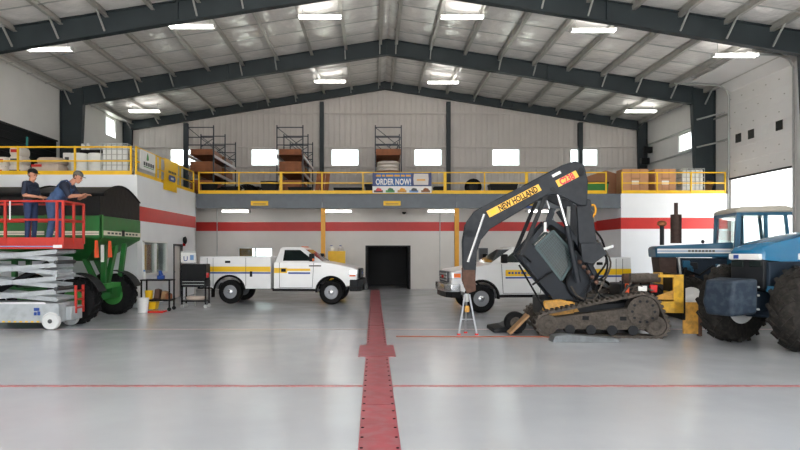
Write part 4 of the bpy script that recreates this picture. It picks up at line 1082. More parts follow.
# ================================================================== OLD BLUE TRACTOR (behind)
TA = thing('tractor', 'older blue tractor with glazed cab and brown exhaust stack', 'tractor', (8.9, 17.0, 0))
h0, h1, hy0, hy1 = 7.62, 9.55, 16.6, 17.4
MB().prism([(h0, 1.62), (h0-.02, 1.86), (h0+.06, 1.92), (h1, 2.02), (h1, 1.62)], hy0, hy1).build('hood', 'blue', TA, bevel=.03)
hs_ = MB().box(h0+.03, h1-.02, hy0-.012, hy0-.002, 1.73, 1.85).build('hood_stripe', 'whiteplain', TA); MB().box(h0+.03, h1-.02, hy0-.016, hy0-.012, 1.775, 1.80).build('stripe_line', 'greyblue', hs_)
m = MB()
for k in range(8): m.box(8.42+k*.085, 8.48+k*.085, hy0-.02, hy0-.012, 1.765, 1.815)
m.build('lettering', 'seam', hs_)
MB().prism([(7.68, 1.62), (8.15, 1.62), (8.15, .85), (7.85, .85), (7.74, 1.1)], hy0+.03, hy1-.03).build('grille', 'stackbrown', TA, bevel=.02)
MB().bar((8.18, hy0, 1.62), (8.26, hy0, .85), .05, .06).build('grille_strip', 'galv', TA)
MB().box(8.15, 9.55, 16.72, 17.28, .75, 1.6).build('engine', 'navyscreen', TA, bevel=.04)
for k in range(9):
    x = 8.3+rnd.random()*.95; z = .95+rnd.random()*.5; MB().box(x-.09, x+.09, 16.62, 16.74, z-.09, z+.09).build('engine_part', ('blue', 'dark', 'black', 'rust')[k % 4], TA, bevel=.02)
MB().tube([(8.3, 16.64, 1.3), (8.7, 16.58, 1.15), (9.05, 16.62, 1.4)], .03, 6).build('fuel_line', 'black', TA); MB().ball((9.2, 16.58, 1.36), .08, 10, 8, (1, .6, 1)).build('headlight', 'lens', TA, smooth=True)
ms = MB().tube([(8.22, 16.95, 2.0), (8.22, 16.95, 2.78)], .14, 16).build('muffler', 'stackbrown', TA, smooth=True); MB().tube([(8.22, 16.95, 2.78), (8.22, 16.95, 3.1)], .05, 10).build('exhaust_tip', 'stackbrown', ms)
pc = MB().tube([(7.86, 16.95, 1.95), (7.86, 16.95, 2.5)], .055, 10).build('intake_stem', 'dark', TA); MB().lathe([(.06, 2.46), (.12, 2.5), (.12, 2.58), (.05, 2.62)], (7.86, 16.95, 0), 'z', 16).build('pre_cleaner', 'rackbrown', pc, smooth=True)
MB().ball((8.85, 16.8, 2.04), .05, 8, 6).build('hood_cap', 'dark', TA)
# cab
cy0, cy1 = 16.2, 17.8
MB().prism([(9.42, 1.0), (9.42, 1.62), (10.72, 1.62), (10.72, 1.0)], cy0+.05, cy1-.05).build('cab_base', 'blue', TA, bevel=.03)
MB().prism([(9.44, 2.78), (9.46, 2.86), (9.6, 2.93), (10.6, 2.95), (10.78, 2.9), (10.78, 2.78)], cy0-.03, cy1+.03).build('cab_roof', 'roofgrey', TA, bevel=.05)
MB().box(9.46, 10.76, cy0-.02, cy1+.02, 2.70, 2.78).build('roof_rail', 'blue', TA)
for yy in (cy0+.04, cy1-.04):
    for p, r_, wd in (((9.46, 1.3), (9.52, 2.75), .12), ((10.18, 1.6), (10.16, 2.75), .08), ((10.74, 1.55), (10.62, 2.75), .07)):
        MB().add(*quadbox(p, r_, wd, yy-.04, yy+.04)).build('cab_pillar', 'blue', TA)
    for a0, a1, z0 in ((9.58, 10.12, 1.65), (10.22, 10.66, 1.65)):
        MB().box(a0, a1, yy-.006, yy+.006, z0, 2.7).build('side_glass', 'cabglass', TA)
MB().add([(9.44, cy0+.1, 1.62), (9.44, cy1-.1, 1.62), (9.5, cy1-.1, 2.7), (9.5, cy0+.1, 2.7), (9.46, cy0+.1, 1.62), (9.46, cy1-.1, 1.62), (9.52, cy1-.1, 2.7), (9.52, cy0+.1, 2.7)], [(0,1,2,3),(7,6,5,4),(0,4,5,1),(1,5,6,2),(2,6,7,3),(3,7,4,0)]).build('windscreen', 'cabglass', TA)
MB().box(9.62, 9.7, cy0-.03, cy0+.05, 1.5, 1.56).build('door_handle', 'black', TA)
MB().prism([(10.0, 1.5), (10.4, 1.5), (10.5, 2.1), (10.38, 2.1), (10.3, 1.75), (10.0, 1.7)], 16.8, 17.2).build('seat', 'blackmatte', TA, bevel=.04)
MB().tube([(9.6, 17, 1.6), (9.75, 17, 1.9)], .03, 8).build('steering_column', 'black', TA); MB().lathe([(.2, -.015), (.2, .015), (.17, .015), (.17, -.015)], (9.76, 17, 1.92), 'z', 20).build('steering_wheel', 'black', TA)
for s_, y in ((-1, 16.15), (1, 17.85)):
    wheel(TA, (8.35-8.9, y-17.0+(.1 if s_ < 0 else -.1), .55), .55, .34, .3, 'whiteplain', 'dustrubber', side=s_, lugs=16, lugw=.05)
    wheel(TA, (10.25-8.9, y-17.0-(.1 if s_ < 0 else -.1), .86), .86, .5, .48, 'whiteplain', 'dustrubber', side=s_, lugs=20, lugw=.06)
MB().tube([(8.35, 16.2, .55), (8.35, 17.8, .55)], .09, 8).build('front_axle', 'dark', TA); MB().box(8.2, 10.4, 16.8, 17.2, .5, .9).build('drivetrain', 'navyscreen', TA)
MB().tube([(10.25, 16.0, .86), (10.25, 18.0, .86)], .12, 8).build('rear_axle', 'dark', TA)
for y0_, y1_ in ((15.8, 16.25), (17.75, 18.2)):
    m = MB(); pts = [(10.25+.95*math.cos(math.radians(a)), .86+.95*math.sin(math.radians(a))) for a in range(30, 160, 13)]
    for p, r_ in zip(pts[:-1], pts[1:]): m.add(*quadbox(p, r_, .03, y0_, y1_))
    m.build('fender', 'blue', TA)
TA.rotation_euler = (0, 0, math.radians(-10))

# ================================================================== NEWER BLUE TRACTOR (front right, nose to the left and towards the camera)
TB = thing('tractor', 'newer blue tractor nose with big dark tyres at the right edge', 'tractor', (7.45, 11.85, 0), math.radians(22))
def Bt(m, nm, mat, par=TB, **k): return m.build(nm, mat, par, world=False, **k)
for s_ in (-1, 1):
    wheel(TB, (0, s_*.73, .76), .76, .46, .40, 'whiteplain', 'dustrubber', side=s_, lugs=18, lugw=.07, dish=-.04)
    wheel(TB, (3.1, s_*.95, .95), .95, .55, .52, 'whiteplain', 'dustrubber', side=s_, lugs=22, lugw=.07)
Bt(MB().tube([(0, -.6, .76), (0, .6, .76)], .12, 10), 'front_axle', 'navyscreen')
Bt(MB().tube([(3.1, -.8, .95), (3.1, .8, .95)], .16, 10), 'rear_axle', 'navyscreen'); Bt(MB().box(-.3, 3.0, -.28, .28, .55, 1.1), 'drivetrain', 'navyscreen', bevel=.04)
sec = []
for x, wz, zb_, zt_ in ((-.62, .26, 1.66, 1.80), (-.55, .34, 1.63, 1.88), (-.2, .38, 1.60, 1.98), (.5, .40, 1.60, 2.10), (1.2, .42, 1.60, 2.18), (2.0, .42, 1.6, 2.22)):
    sec.append([(x, -wz, zb_), (x, -wz*1.02, zb_+(zt_-zb_)*.55), (x, -wz*.82, zt_-.03), (x, -wz*.4, zt_), (x, wz*.4, zt_), (x, wz*.82, zt_-.03), (x, wz*1.02, zb_+(zt_-zb_)*.55), (x, wz, zb_)])
hd = Bt(MB().loft(sec), 'hood', 'bluebright', smooth=True)
for s_ in (-1, 1):
    y_a, y_b = (.36, .415) if s_ > 0 else (-.415, -.36)
    dc = Bt(MB().box(.25, .95, y_a-.012*(s_ < 0), y_b+.012*(s_ > 0), 1.635, 1.745), 'side_decal', 'whiteplain', hd, bevel=.01); Bt(MB().box(.35, .43, y_a-.018*(s_ < 0), y_b+.018*(s_ > 0), 1.65, 1.73), 'decal_leaf', 'bandblue', dc)
    Bt(MB().box(1.3, 1.9, y_a-.02*(s_ < 0), y_b+.02*(s_ > 0), 1.68, 1.80), 'side_decal', 'whiteplain', hd)
    Bt(MB().box(-.5, 1.9, s_*.30 if s_ > 0 else -.39, .39 if s_ > 0 else -.30, 1.08, 1.60), 'side_screen', 'navyscreen', bevel=.02)
Bt(MB().box(-.57, -.45, -.33, .33, 1.08, 1.62), 'front_grille', 'dark', bevel=.02); Bt(MB().box(-.5, 1.9, -.3, .3, 1.05, 1.62), 'engine', 'black')
for s_ in (-1, 1): Bt(MB().box(-.60, -.5, s_*.06 if s_ > 0 else -.30, .30 if s_ > 0 else -.06, 1.5, 1.62), 'headlamp', 'dglass', bevel=.01)
nl = Bt(MB().box(-.66, -.58, -.31, .31, 1.63, 1.74), 'lamp_strip', 'whiteplain', bevel=.015); Bt(MB().box(-.668, -.66, .10, .20, 1.65, 1.72), 'lamp_mark', 'bandblue', nl)
wb_ = Bt(MB().loft([[(-1.30, -.27, .62), (-.80, -.38, .66), (-.80, .38, .66), (-1.30, .27, .62)], [(-1.36, -.30, .85), (-.80, -.40, .85), (-.80, .40, .85), (-1.36, .30, .85)], [(-1.28, -.30, 1.26), (-.80, -.40, 1.30), (-.80, .40, 1.30), (-1.28, .30, 1.26)]]), 'front_weight', 'bluegrey', bevel=.05)
Bt(MB().box(-.75, -.2, -.25, .25, .7, 1.05), 'weight_bracket', 'navyscreen')
for z in (.75, 1.0, 1.15): Bt(MB().tube([(-.8, -.41, z), (-.8, -.37, z)], .02, 6), 'bracket_bolt', 'galv', wb_)
Bt(MB().bar((-.65, -.5, 1.12), (0, -.55, .85), .12, .10), 'steering_link', 'blue'); Bt(MB().ball((-.15, -.5, .95), .11, 10, 8), 'hub_housing', 'navyscreen')
# cab of the front tractor
Bt(MB().box(2.0, 4.0, -.7, .7, 1.1, 1.75), 'cab_base', 'navyscreen', bevel=.04); Bt(MB().box(2.6, 4.1, -.78, .78, 2.85, 3.02), 'cab_roof', 'whiteplain', bevel=.05)
for x in (2.68, 3.4, 4.0):
    for y in (-.7, .7): Bt(MB().bar((x, y, 1.75), (x, y, 2.86), .08, .08), 'cab_pillar', 'black')
for y in (-.7, .7): Bt(MB().box(2.72, 3.96, y-.005, y+.005, 1.76, 2.85), 'side_glass', 'cabglass')
Bt(MB().box(2.675, 2.685, -.66, .66, 1.76, 2.85), 'windscreen', 'cabglass')

# ================================================================== CLUTTER ON THE MEZZANINE
def tote(label, x0, x1, y0, y1, z0, h):
    t = thing('ibc_tote', label, 'tote', ((x0+x1)/2, (y0+y1)/2, z0), group='caged plastic totes')
    MB().box(x0+.03, x1-.03, y0+.03, y1-.03, z0+.14, z0+h-.05).build('tank', 'plastic', t, bevel=.05)
    for xx in (x0, (x0+x1)/2-.05, x1-.1): MB().box(xx, xx+.1, y0, y1, z0, z0+.1).build('pallet_foot', 'dark', t)
    MB().box(x0, x1, y0, y1, z0+.1, z0+.14).build('pallet', 'galv', t)
    for k in range(6):
        x = x0+(x1-x0)*k/5
        for y in (y0, y1): MB().box(x-.011, x+.011, y-.011, y+.011, z0+.14, z0+h).build('cage_bar', 'galv', t)
    for k in range(6):
        z = z0+.18+(h-.2)*k/5; m = MB()
        for y in (y0, y1): m.box(x0, x1, y-.014, y+.014, z-.011, z+.011)
        for x in (x0, x1): m.box(x-.014, x+.014, y0, y1, z-.011, z+.011)
        m.build('cage_hoop', 'galv', t)
    MB().lathe([(.1, z0+h-.05), (.1, z0+h+.0), (.02, z0+h+.0)], ((x0+x1)/2, (y0+y1)/2, 0), 'z', 14).build('lid', 'dark', t)
    return t
tote('white caged tote at the right end of the left mezzanine', -8.78, -7.92, 20.15, 21.05, MZ, 1.05)
tote('white caged tote beside the cardboard cartons on the right mezzanine', X_(677,27.2), X_(699,27.2), 26.75, 27.3, MZ, 1.12)
def drum(label, x, y, r, h, mat='plastic'):
    t = thing('drum', label, 'drum', (x, y, MZ), group='white drums on the left mezzanine')
    MB().lathe([(r*.94, MZ), (r, MZ+.03), (r, MZ+h*.32), (r*1.03, MZ+h*.34), (r, MZ+h*.36), (r, MZ+h*.65), (r*1.03, MZ+h*.67), (r, MZ+h*.69), (r, MZ+h-.03), (r*.96, MZ+h), (r*.9, MZ+h-.02), (.01, MZ+h-.02)], (x, y, 0), 'z', 28).build('barrel', mat, t, smooth=True)
    MB().lathe([(.04, MZ+h-.02), (.04, MZ+h+.01), (.01, MZ+h+.01)], (x+r*.5, y, 0), 'z', 10).build('bung', 'dark', t)
drum('white drum left of its twin behind the left guard rail', X_(80,20.5), 20.5, .27, .76)
drum('white drum right beside the caged tote behind the left guard rail', X_(97,20.5), 20.5, .27, .76)
# sacks and wrapped loads
def cushion(m, x0, x1, y0, y1, z0, z1):
    n = 8; L = []
    for k in range(7):
        f = k/6; s_ = 1-.16*abs(2*f-1)**3; cx, cy = (x0+x1)/2, (y0+y1)/2; hx, hy = (x1-x0)/2*s_, (y1-y0)/2*s_
        loop = []
        for j in range(16):
            a = 2*PI*j/16; c, s2 = math.cos(a), math.sin(a); e_ = 4.0
            rr = (abs(c)**e_+abs(s2)**e_)**(-1/e_); loop.append((cx+hx*c*rr, cy+hy*s2*rr, z0+(z1-z0)*f))
        L.append(loop)
    return m.loft(L)
sk = 0
names_ = ['bottom left', 'bottom right', 'upper left', 'upper right', 'topmost']
for i, (a, c, z0, z1) in enumerate(((-4, 11, 0, .34), (11.5, 29, 0, .36), (-4, 12, .34, .62), (12.5, 27, .36, .66), (13, 26, .66, .95))):
    t = thing('seed_sack', 'white printed sack, %s in the pile at far left' % names_[i], 'sack', (X_((a+c)/2, 20.45), 20.45, MZ+z0), group='sacks on the left mezzanine')
    x0_, x1_ = X_(a, 20.45), X_(c, 20.45)
    cushion(MB(), x0_, x1_, 20.15, 20.8, MZ+z0, MZ+z1).build('sack', 'sack', t, smooth=True)
    MB().box(x0_+.1, x1_-.12, 20.142, 20.16, MZ+z0+.1, MZ+z0+.2).build('print', 'redpaint' if i % 2 == 0 else 'seam', t)
t = thing('wrapped_pallet', 'film-wrapped pallet load of tan sacks behind the left guard rail', 'pallet load', (X_(50,20.6), 20.6, MZ))
MB().box(X_(36,20.6), X_(66,20.6), 20.2, 20.95, MZ, MZ+.12).build('pallet', 'board', t)
cushion(MB(), X_(35,20.6), X_(66,20.6), 20.2, 21.0, MZ+.12, MZ+.42).build('sack_layer', 'sacktan', t, smooth=True); cushion(MB(), X_(40,20.6), X_(66,20.6), 20.22, 20.98, MZ+.40, MZ+.62).build('sack_layer', 'sacktan', t, smooth=True)
MB().box(X_(38,20.6), X_(48,20.6), 20.19, 20.21, MZ+.3, MZ+.38).build('print', 'redpaint', t)
t = thing('cardboard_carton', 'small white carton standing behind the tan pallet load', 'carton', (X_(69,21.6), 21.6, MZ), group='cartons'); MB().box(X_(65,21.6), X_(73,21.6), 21.45, 21.8, MZ, MZ+.95).build('carton', 'whiteplain', t, bevel=.01); MB().box(X_(67,21.6), X_(71,21.6), 21.44, 21.45, MZ+.7, MZ+.8).build('print', 'seam', t)
t = thing('shelf_upright', 'thin teal upright post behind the sacks', 'post', (X_(27,21.9), 21.9, MZ)); MB().box(X_(26.4,21.9), X_(27.8,21.9), 21.87, 21.93, MZ, Z_(137,21.9)).build('post', 'teal', t); MB().box(X_(24,21.9), X_(30,21.9), 21.8, 22.0, MZ, MZ+.02).build('foot_plate', 'teal', t)
t = thing('storage_cabinet', 'low black storage cabinet in shade behind the white drums', 'cabinet', (X_(98,23.5), 23.5, MZ))
MB().box(X_(82,23.5), X_(128,23.5), 23.3, 23.9, MZ, MZ+1.35).build('carcass', 'black', t, bevel=.01)
for k in range(2): 
    dd = MB().box(X_(83+23*k,23.5), X_(104+23*k,23.5), 23.275, 23.295, MZ+.05, MZ+1.3).build('door', 'blackmatte', t); MB().box(X_(102+3*k,23.5), X_(103+3*k,23.5), 23.25, 23.275, MZ+.6, MZ+.75).build('handle', 'seam', dd)
for k, px in enumerate((84, 89)):
    o = MB().box(X_(px-1.8,23.5), X_(px+1.8,23.5), 23.4, 23.7, MZ+1.352, MZ+1.6).build('carton', 'whiteplain', None, bevel=.02); tag(o, 'little white box on the black cabinet, %s of two' % ('left' if k == 0 else 'right'), 'box', 'small white boxes')
# storage racks
def rack(label, x0, fill):
    t = thing('storage_rack', label, 'rack', (x0, 28.5, MZ), group='tall blue storage racks')
    W = 1.18; ys = (28.5, 30.7, 33.0); zt = 7.5
    for y in ys:
        for x in (x0, x0+W): MB().box(x-.025, x+.025, y-.025, y+.025, MZ, zt).build('upright', 'rackblue', t)
        for z in (7.4, 6.95, 6.6): MB().box(x0, x0+W, y-.02, y+.02, z-.02, z+.02).build('tie_bar', 'rackblue', t)
        MB().bar((x0, y, 7.4), (x0+W, y, 6.45), .03, .03).build('brace', 'rackblue', t); MB().bar((x0+W, y, 6.9), (x0+W*.5, y, 6.5), .03, .03).build('brace', 'rackblue', t)
    for y0_, y1_ in zip(ys[:-1], ys[1:]):
        for z in (4.45, 5.35, 6.12):
            for x in (x0, x0+W): MB().box(x-.03, x+.03, y0_, y1_, z-.07, z+.05).build('beam', 'rackbeam', t)
            for k in range(3): MB().box(x0+.04, x0+W-.04, y0_+.08+k*.7, y0_+.68+k*.7, z+.05, z+.08).build('shelf_board', 'rackbrown', t)
    for i, z in enumerate((4.53, 5.43, 6.20)):
        for j, (ya_, yb_) in enumerate(((28.6, 30.5), (30.85, 32.8))):
            h = (.50, .44, .24)[i] if fill == 'crate' else (.5, .5, .25)[i]
            if fill == 'crate':
                lb = ['low shelf', 'middle shelf', 'top shelf'][i]+(' front' if j == 0 else ' rear')
                cr = thing('crate', 'brown wooden crate, %s of the %s' % (lb, label.split(' standing ')[0].replace('tall ', '')), 'crate', (x0+W/2, (ya_+yb_)/2, z), group='crates on the racks')
                MB().box(x0+.10, x0+W-.10, ya_+.03, yb_-.03, z, z+h).build('crate_body', 'rackbrown', cr)
                for k in range(3): MB().box(x0+.08, x0+W-.08, ya_, ya_+.03, z+.02+k*h/3, z-.01+(k+1)*h/3).build('plank', 'rackbrown', cr)
            else:
                n_ = 3 if i < 2 else 1
                for k in range(n_):
                    zz = z+k*h/n_; lb = ['low shelf', 'middle shelf', 'top shelf'][i]; lv = ['bottom', 'second', 'third'][k]
                    o = cushion(MB(), x0+.07, x0+W-.07, ya_+.02, yb_-.05, zz, zz+h/n_).build('seed_sack', 'sack', None, smooth=True)
                    tag(o, 'pale sack, %s layer, %s %s, rack above the banner' % (lv, lb, 'front' if j == 0 else 'rear'), 'sack', 'sacks on the rack above the banner')
                if i == 2: 
                    pass
    if fill == 'sack': MB().box(x0+.03, x0+W-.03, 28.47, 28.49, 6.14, 6.42).build('name_board', 'rackbrown', t)
    return t
rack('tall leftmost storage rack standing by the left end wall post', -8.47, 'crate'); rack('tall second storage rack standing left of centre', -4.41, 'crate'); rack('tall sack rack standing above the blue banner', .06, 'sack')
# leaning board, tyres, bins, hoses
def up_box(name, label, cat, x0, x1, y0, y1, h, mat, bevel=.02, group=None):
    o = MB().box(x0, x1, y0, y1, MZ, MZ+h).build(name, mat, None, bevel=bevel); tag(o, label, cat, group); return o
t = thing('plywood_sheet', 'brown sheet leaning beside the dark wall post on the mezzanine', 'board', (-2.35, 28.0, MZ))
for k in range(3): MB().bar((-2.55+k*.2, 27.8+k*.02, MZ), (-2.46+k*.2, 28.15, MZ+1.16-.05*k), .19, .03, (0,1,0)).build('plank', 'rackbrown', t)
def tyre(label, x, y, r, w_, lie=False, mat='blackmatte'):
    t = thing('spare_tyre', label, 'tyre', (x, y, MZ), group='tyres on the mezzanine')
    prof = [(r*.55, -w_/2), (r*.9, -w_/2), (r, -w_*.3), (r, w_*.3), (r*.9, w_/2), (r*.55, w_/2), (r*.55, -w_/2)]
    m = MB().lathe(prof, (x, y, MZ+(w_/2 if lie else r)), 'z' if lie else 'y', 28); m.f = m.f[:-2]
    m.build('tread', mat, t, smooth=True); MB().lathe([(r*.55, -w_*.2), (r*.2, -w_*.25), (.02, -w_*.25), (.02, w_*.2), (r*.55, w_*.2)], (x, y, MZ+(w_/2 if lie else r)), 'z' if lie else 'y', 20).build('disc', 'dark', t)
tyre('upright black tyre behind the rail right of the banner', X_(473,27.2), 27.2, .36, .3)
tyre('black tyre lying flat beside the brown leaning sheet', X_(343,27.3), 27.3, .38, .26, True)
tyre('black tyre lying flat behind the wide bin left of the banner', X_(352,28.9), 28.9, .36, .24, True)
tyre('black tyre lying flat behind the rail right of the upright tyre', X_(462,27.6), 27.6, .3, .2, True)
def coil(label, x, y, r, n_):
    t = thing('hose_coil', label, 'hose', (x, y, MZ), group='black hose coils')
    for k in range(n_):
        pts = [(x+r*(1-.1*k)*math.cos(a), y+.05*k, MZ+.02+r*.8*(1-.12*k)*math.sin(a)) for a in [PI*i/14 for i in range(15)]]; MB().tube(pts, .03, 6).build('loop', 'black', t, smooth=True)
coil('looped black hose behind the rail between the two brown racks', X_(247,27.2), 27.2, .55, 3); coil('small looped black hose behind the leftmost rail bay', X_(222,27.0), 27.0, .35, 3)
def bin_(label, x0, x1, y0, h, mat='black'):
    t = thing('storage_bin', label, 'bin', ((x0+x1)/2, y0+.3, MZ), group='dark bins on the mezzanine')
    MB().loft([rect(x0+.05, x1-.05, y0+.05, y0+.55, MZ), rect(x0, x1, y0, y0+.6, MZ+h*.85)]).build('tub', mat, t); MB().box(x0-.02, x1+.02, y0-.02, y0+.62, MZ+h*.85, MZ+h).build('lid', 'dark', t, bevel=.02)
bin_('long black bin behind the loader arm on the mezzanine', X_(489,27.3), X_(516,27.3), 27.0, .48); bin_('black bin at the foot of the leftmost rack', X_(203,27.5), X_(216,27.5), 27.2, .55)
bin_('black bin at the foot of the second rack', X_(262,27.5), X_(278,27.5), 27.2, .62); bin_('squat black bin right of the second rack', X_(289,27.5), X_(312,27.5), 27.2, .36); bin_('dark bin partly hidden by the banner', X_(365,27.5), X_(374,27.5), 27.2, .5)
bin_('tall black bin behind the rail bay left of the second rack', X_(243,28.1), X_(258,28.1), 28.3, .5); bin_('wide black bin behind the rail right of the leaning sheet', X_(334,28.2), X_(362,28.2), 28.0, .42)
bin_('wide black bin behind the first rail bay', X_(222,28.0), X_(240,28.0), 27.8, .45); bin_('low black bin behind the rail just right of the banner', X_(434,27.6), X_(443,27.6), 27.3, .4)
bin_('green bin under the brown carton near the rail corner', X_(582,27.2), X_(606,27.2), 26.9, .55, 'greenlite')
t = thing('cardboard_carton', 'brown tent-topped carton above the green bin', 'carton', (X_(598,27.9), 27.9, MZ), group='cartons'); MB().prism([(X_(584,27.9), MZ), (X_(615,27.9), MZ), (X_(615,27.9), MZ+1.0), (X_(604,27.9), MZ+1.14), (X_(584,27.9), MZ+.85)], 27.7, 28.3).build('carton', 'cardboard_d', t); MB().box(X_(590,27.7), X_(600,27.7), 27.69, 27.7, MZ+.3, MZ+.5).build('print', 'board', t)
def carton(label, px0, px1, Y, h, dp=.7, lab=True):
    t = thing('cardboard_carton', label, 'carton', (X_((px0+px1)/2, Y), Y+dp/2, MZ), group='cartons'); x0, x1 = X_(px0, Y), X_(px1, Y); n_ = 3
    MB().box(x0, x1, Y, Y+dp, MZ+.08, MZ+h).build('box', 'cardboard', t, bevel=.015)
    MB().box(x0, x1, Y, Y+dp, MZ, MZ+.07).build('pallet', 'board', t)
    for k in (1, 2): x = x0+(x1-x0)*k/3; MB().box(x-.012, x+.012, Y-.006, Y, MZ+.08, MZ+h).build('strap', 'cardboard_d', t)
    if lab: 
        xm = (x0+x1)/2; MB().box(xm-.16, xm+.14, Y-.01, Y-.006, MZ+.42, MZ+.58).build('label', 'whiteplain', t); MB().box(xm-.2, xm+.2, Y-.01, Y-.006, MZ+.66, MZ+.7).build('print', 'board', t)
    return t
carton('large brown carton with white label at the left of the right mezzanine', 622.5, 648.5, 26.7, 1.08); carton('large brown carton with white label beside the white tote', 655, 676, 26.7, 1.08)
carton('narrow brown carton in the gap behind the two large cartons', 648, 656, 27.5, .9, lab=False)
for k in range(4):
    o = MB().bar((X_(703+k*2.5,26.9), 26.9+.05*k, MZ), (X_(712+k*2,26.9), 27.2+.03*k, MZ+.62), .09, .04).build('timber', 'board', None); tag(o, ('first', 'second', 'third', 'fourth')[k]+' of four short timbers leaning at the right end rail', 'timber', 'timbers by the right column')
for px, py, lb in ((645, 161, 'small black speaker hung from the end column'), (648, 150, 'small black floodlight by the end wall corner girt')):
    p = at(px, py, 33.2); t = thing('floodlight', lb, 'floodlight', p); MB().box(p.x-.22, p.x+.22, 33.1, 33.35, p.z-.16, p.z+.16).build('housing', 'black', t, bevel=.03); MB().box(p.x-.02, p.x+.02, 33.3, 33.36, p.z-.02, p.z+.6).build('bracket', 'dark', t)

# ---- signs
bn = thing('banner', 'blue sales banner tied to the mezzanine rail', 'banner', (X_(402,MY), MY, 4.2))
bx0, bx1 = X_(372.5, MY), X_(431.5, MY); BY = MY-.02
MB().box(bx0, bx1, BY, BY+.012, 4.50, 5.06).build('upper_sheet', 'signblue', bn); MB().box(bx0, bx1, BY, BY+.012, 4.215, 4.495).build('picture_strip', 'whiteplain', bn)
MB().box(bx0, bx0+.18, BY-.003, BY, 4.50, 5.06).build('edge_band', 'signnavy', bn); MB().box(bx1-.85, bx1, BY-.003, BY, 4.50, 5.06).build('edge_band', 'signnavy', bn)
text('slogan', 'ORDER NOW!', .36, 'whiteplain', bn, (bx0+.13, BY, 4.56), (1,0,0), (0,0,1), off=.008, bold=.025, squeeze=.64)
m = MB(); x = bx0+.15
for wl_ in (.2, .12, .3, .22, .16, .2):
    m.box(x, x+wl_, BY-.008, BY, 4.90, 4.975); x += wl_+.05
m.build('small_lettering', 'amber', bn); MB().prism([(bx1-.74, 4.55), (bx1-.14, 4.55), (bx1-.12, 4.80), (bx1-.14, 5.02), (bx1-.74, 5.02), (bx1-.76, 4.80)], BY-.009, BY-.003).build('round_emblem', 'liner', bn); MB().box(bx1-.62, bx1-.26, BY-.013, BY-.009, 4.73, 4.79).build('emblem_bar', 'amber', bn)
for k, mt in enumerate(('rust', 'greenlite', 'dirtyellow', 'greyblue', 'board')):
    w5 = (bx1-bx0)/5; MB().box(bx0+k*w5+.06, bx0+(k+1)*w5-.06, BY-.006, BY, 4.24, 4.33).build('picture_ground', mt, bn); MB().prism([(bx0+k*w5+.14, 4.30), (bx0+k*w5+.40, 4.30), (bx0+k*w5+.36, 4.40), (bx0+k*w5+.22, 4.43), (bx0+k*w5+.15, 4.38)], BY-.010, BY-.003).build('picture_machine', ('redlens', 'green', 'amber', 'seam', 'rackbrown')[k], bn)
for x in (bx0+.03, bx1-.03): MB().box(x-.01, x+.01, BY-.005, MY+.05, 5.04, 5.08).build('tie', 'black', bn)
sg = thing('sign_board', 'white square sign with green leaf on the left side rail', 'sign', (LX, 20.7, 4.4))
MB().box(LX-.02, LX, 20.1, 21.45, 4.44, 5.06).build('board', 'whiteplain', sg)
lf = [(20.62, 4.78), (20.72, 4.76), (20.82, 4.80), (20.80, 4.90), (20.72, 5.02), (20.66, 4.92)]
MB().prism(lf, LX, LX+.006, 'x').build('leaf', 'greenlite', sg)
m = MB()
for k in range(5): m.box(LX, LX+.006, 20.36+k*.2, 20.50+k*.2, 4.58, 4.70)
m.build('lettering', 'seam', sg); MB().box(LX, LX+.004, 20.36, 21.3, 4.53, 4.555).build('underline', 'greenlite', sg)
yb_ = thing('banner', 'yellow banner with blue emblem hanging over the left side rail', 'banner', (LX+.02, 23.0, 4.0))
m = MB(); n_ = 10; vs = []; fs = []
for j in range(n_+1):
    for i in range(5):
        vs.append((LX+.03+.025*math.sin(i*1.7+j*.5), 22.25+i*.38, 5.10-(5.10-3.98)*j/n_))
for j in range(n_):
    for i in range(4): fs.append((j*5+i, j*5+i+1, (j+1)*5+i+1, (j+1)*5+i))
b0 = len(vs); vs += [(x-.012, y, z) for x, y, z in vs]; fs += [tuple(b0+i for i in f[::-1]) for f in fs]
m.add(vs, fs); m.build('cloth', 'bandyellow', yb_, smooth=True)
MB().prism([(22.75, 4.33), (23.35, 4.33), (23.45, 4.43), (23.35, 4.55), (22.75, 4.55), (22.68, 4.43)], LX+.056, LX+.064, 'x').build('emblem', 'bandblue', yb_); MB().box(LX+.064, LX+.068, 22.9, 23.2, 4.40, 4.47).build('emblem_mark', 'whiteplain', yb_); m = MB()
for k in range(5): m.box(LX+.056, LX+.062, 22.66+k*.18, 22.78+k*.18, 4.62, 4.70)
m.build('lettering', 'seam', yb_)
# small fittings
t = thing('wall_bell', 'small dark bell high on the left room wall by the red stripe', 'bell', (LX+.05, 24.6, 2.2)); MB().lathe([(.02, 0), (.13, .02), (.16, .08), (.1, .12), (.01, .13)], (LX, 24.6, 2.2), 'x', 16).build('gong', 'dark', t, smooth=True); MB().box(LX, LX+.06, 24.53, 24.67, 1.98, 2.1).build('box', 'redlens', t)
for px, w_, lb in ((483.5, 9, 'grey electrical box on the office wall left of the loader cab'), (611, 6, 'small grey electrical box on the office wall by the right corner')):
    Yq = OY-.15; p = at(px, 254, Yq); t = thing('electrical_box', lb, 'electrical box', (p.x, OY-.1, p.z-.3), group='electrical boxes'); hw = w_/2*Yq/F
    MB().box(p.x-hw, p.x+hw, OY-.16, OY-.001, p.z-.28, p.z+.28).build('box', 'mezz', t, bevel=.01); dd = MB().box(p.x-hw+.03, p.x+hw-.03, OY-.175, OY-.16, p.z-.25, p.z+.25).build('door', 'seam', t); MB().box(p.x+hw-.07, p.x+hw-.05, OY-.19, OY-.175, p.z-.04, p.z+.04).build('latch', 'chrome', dd)
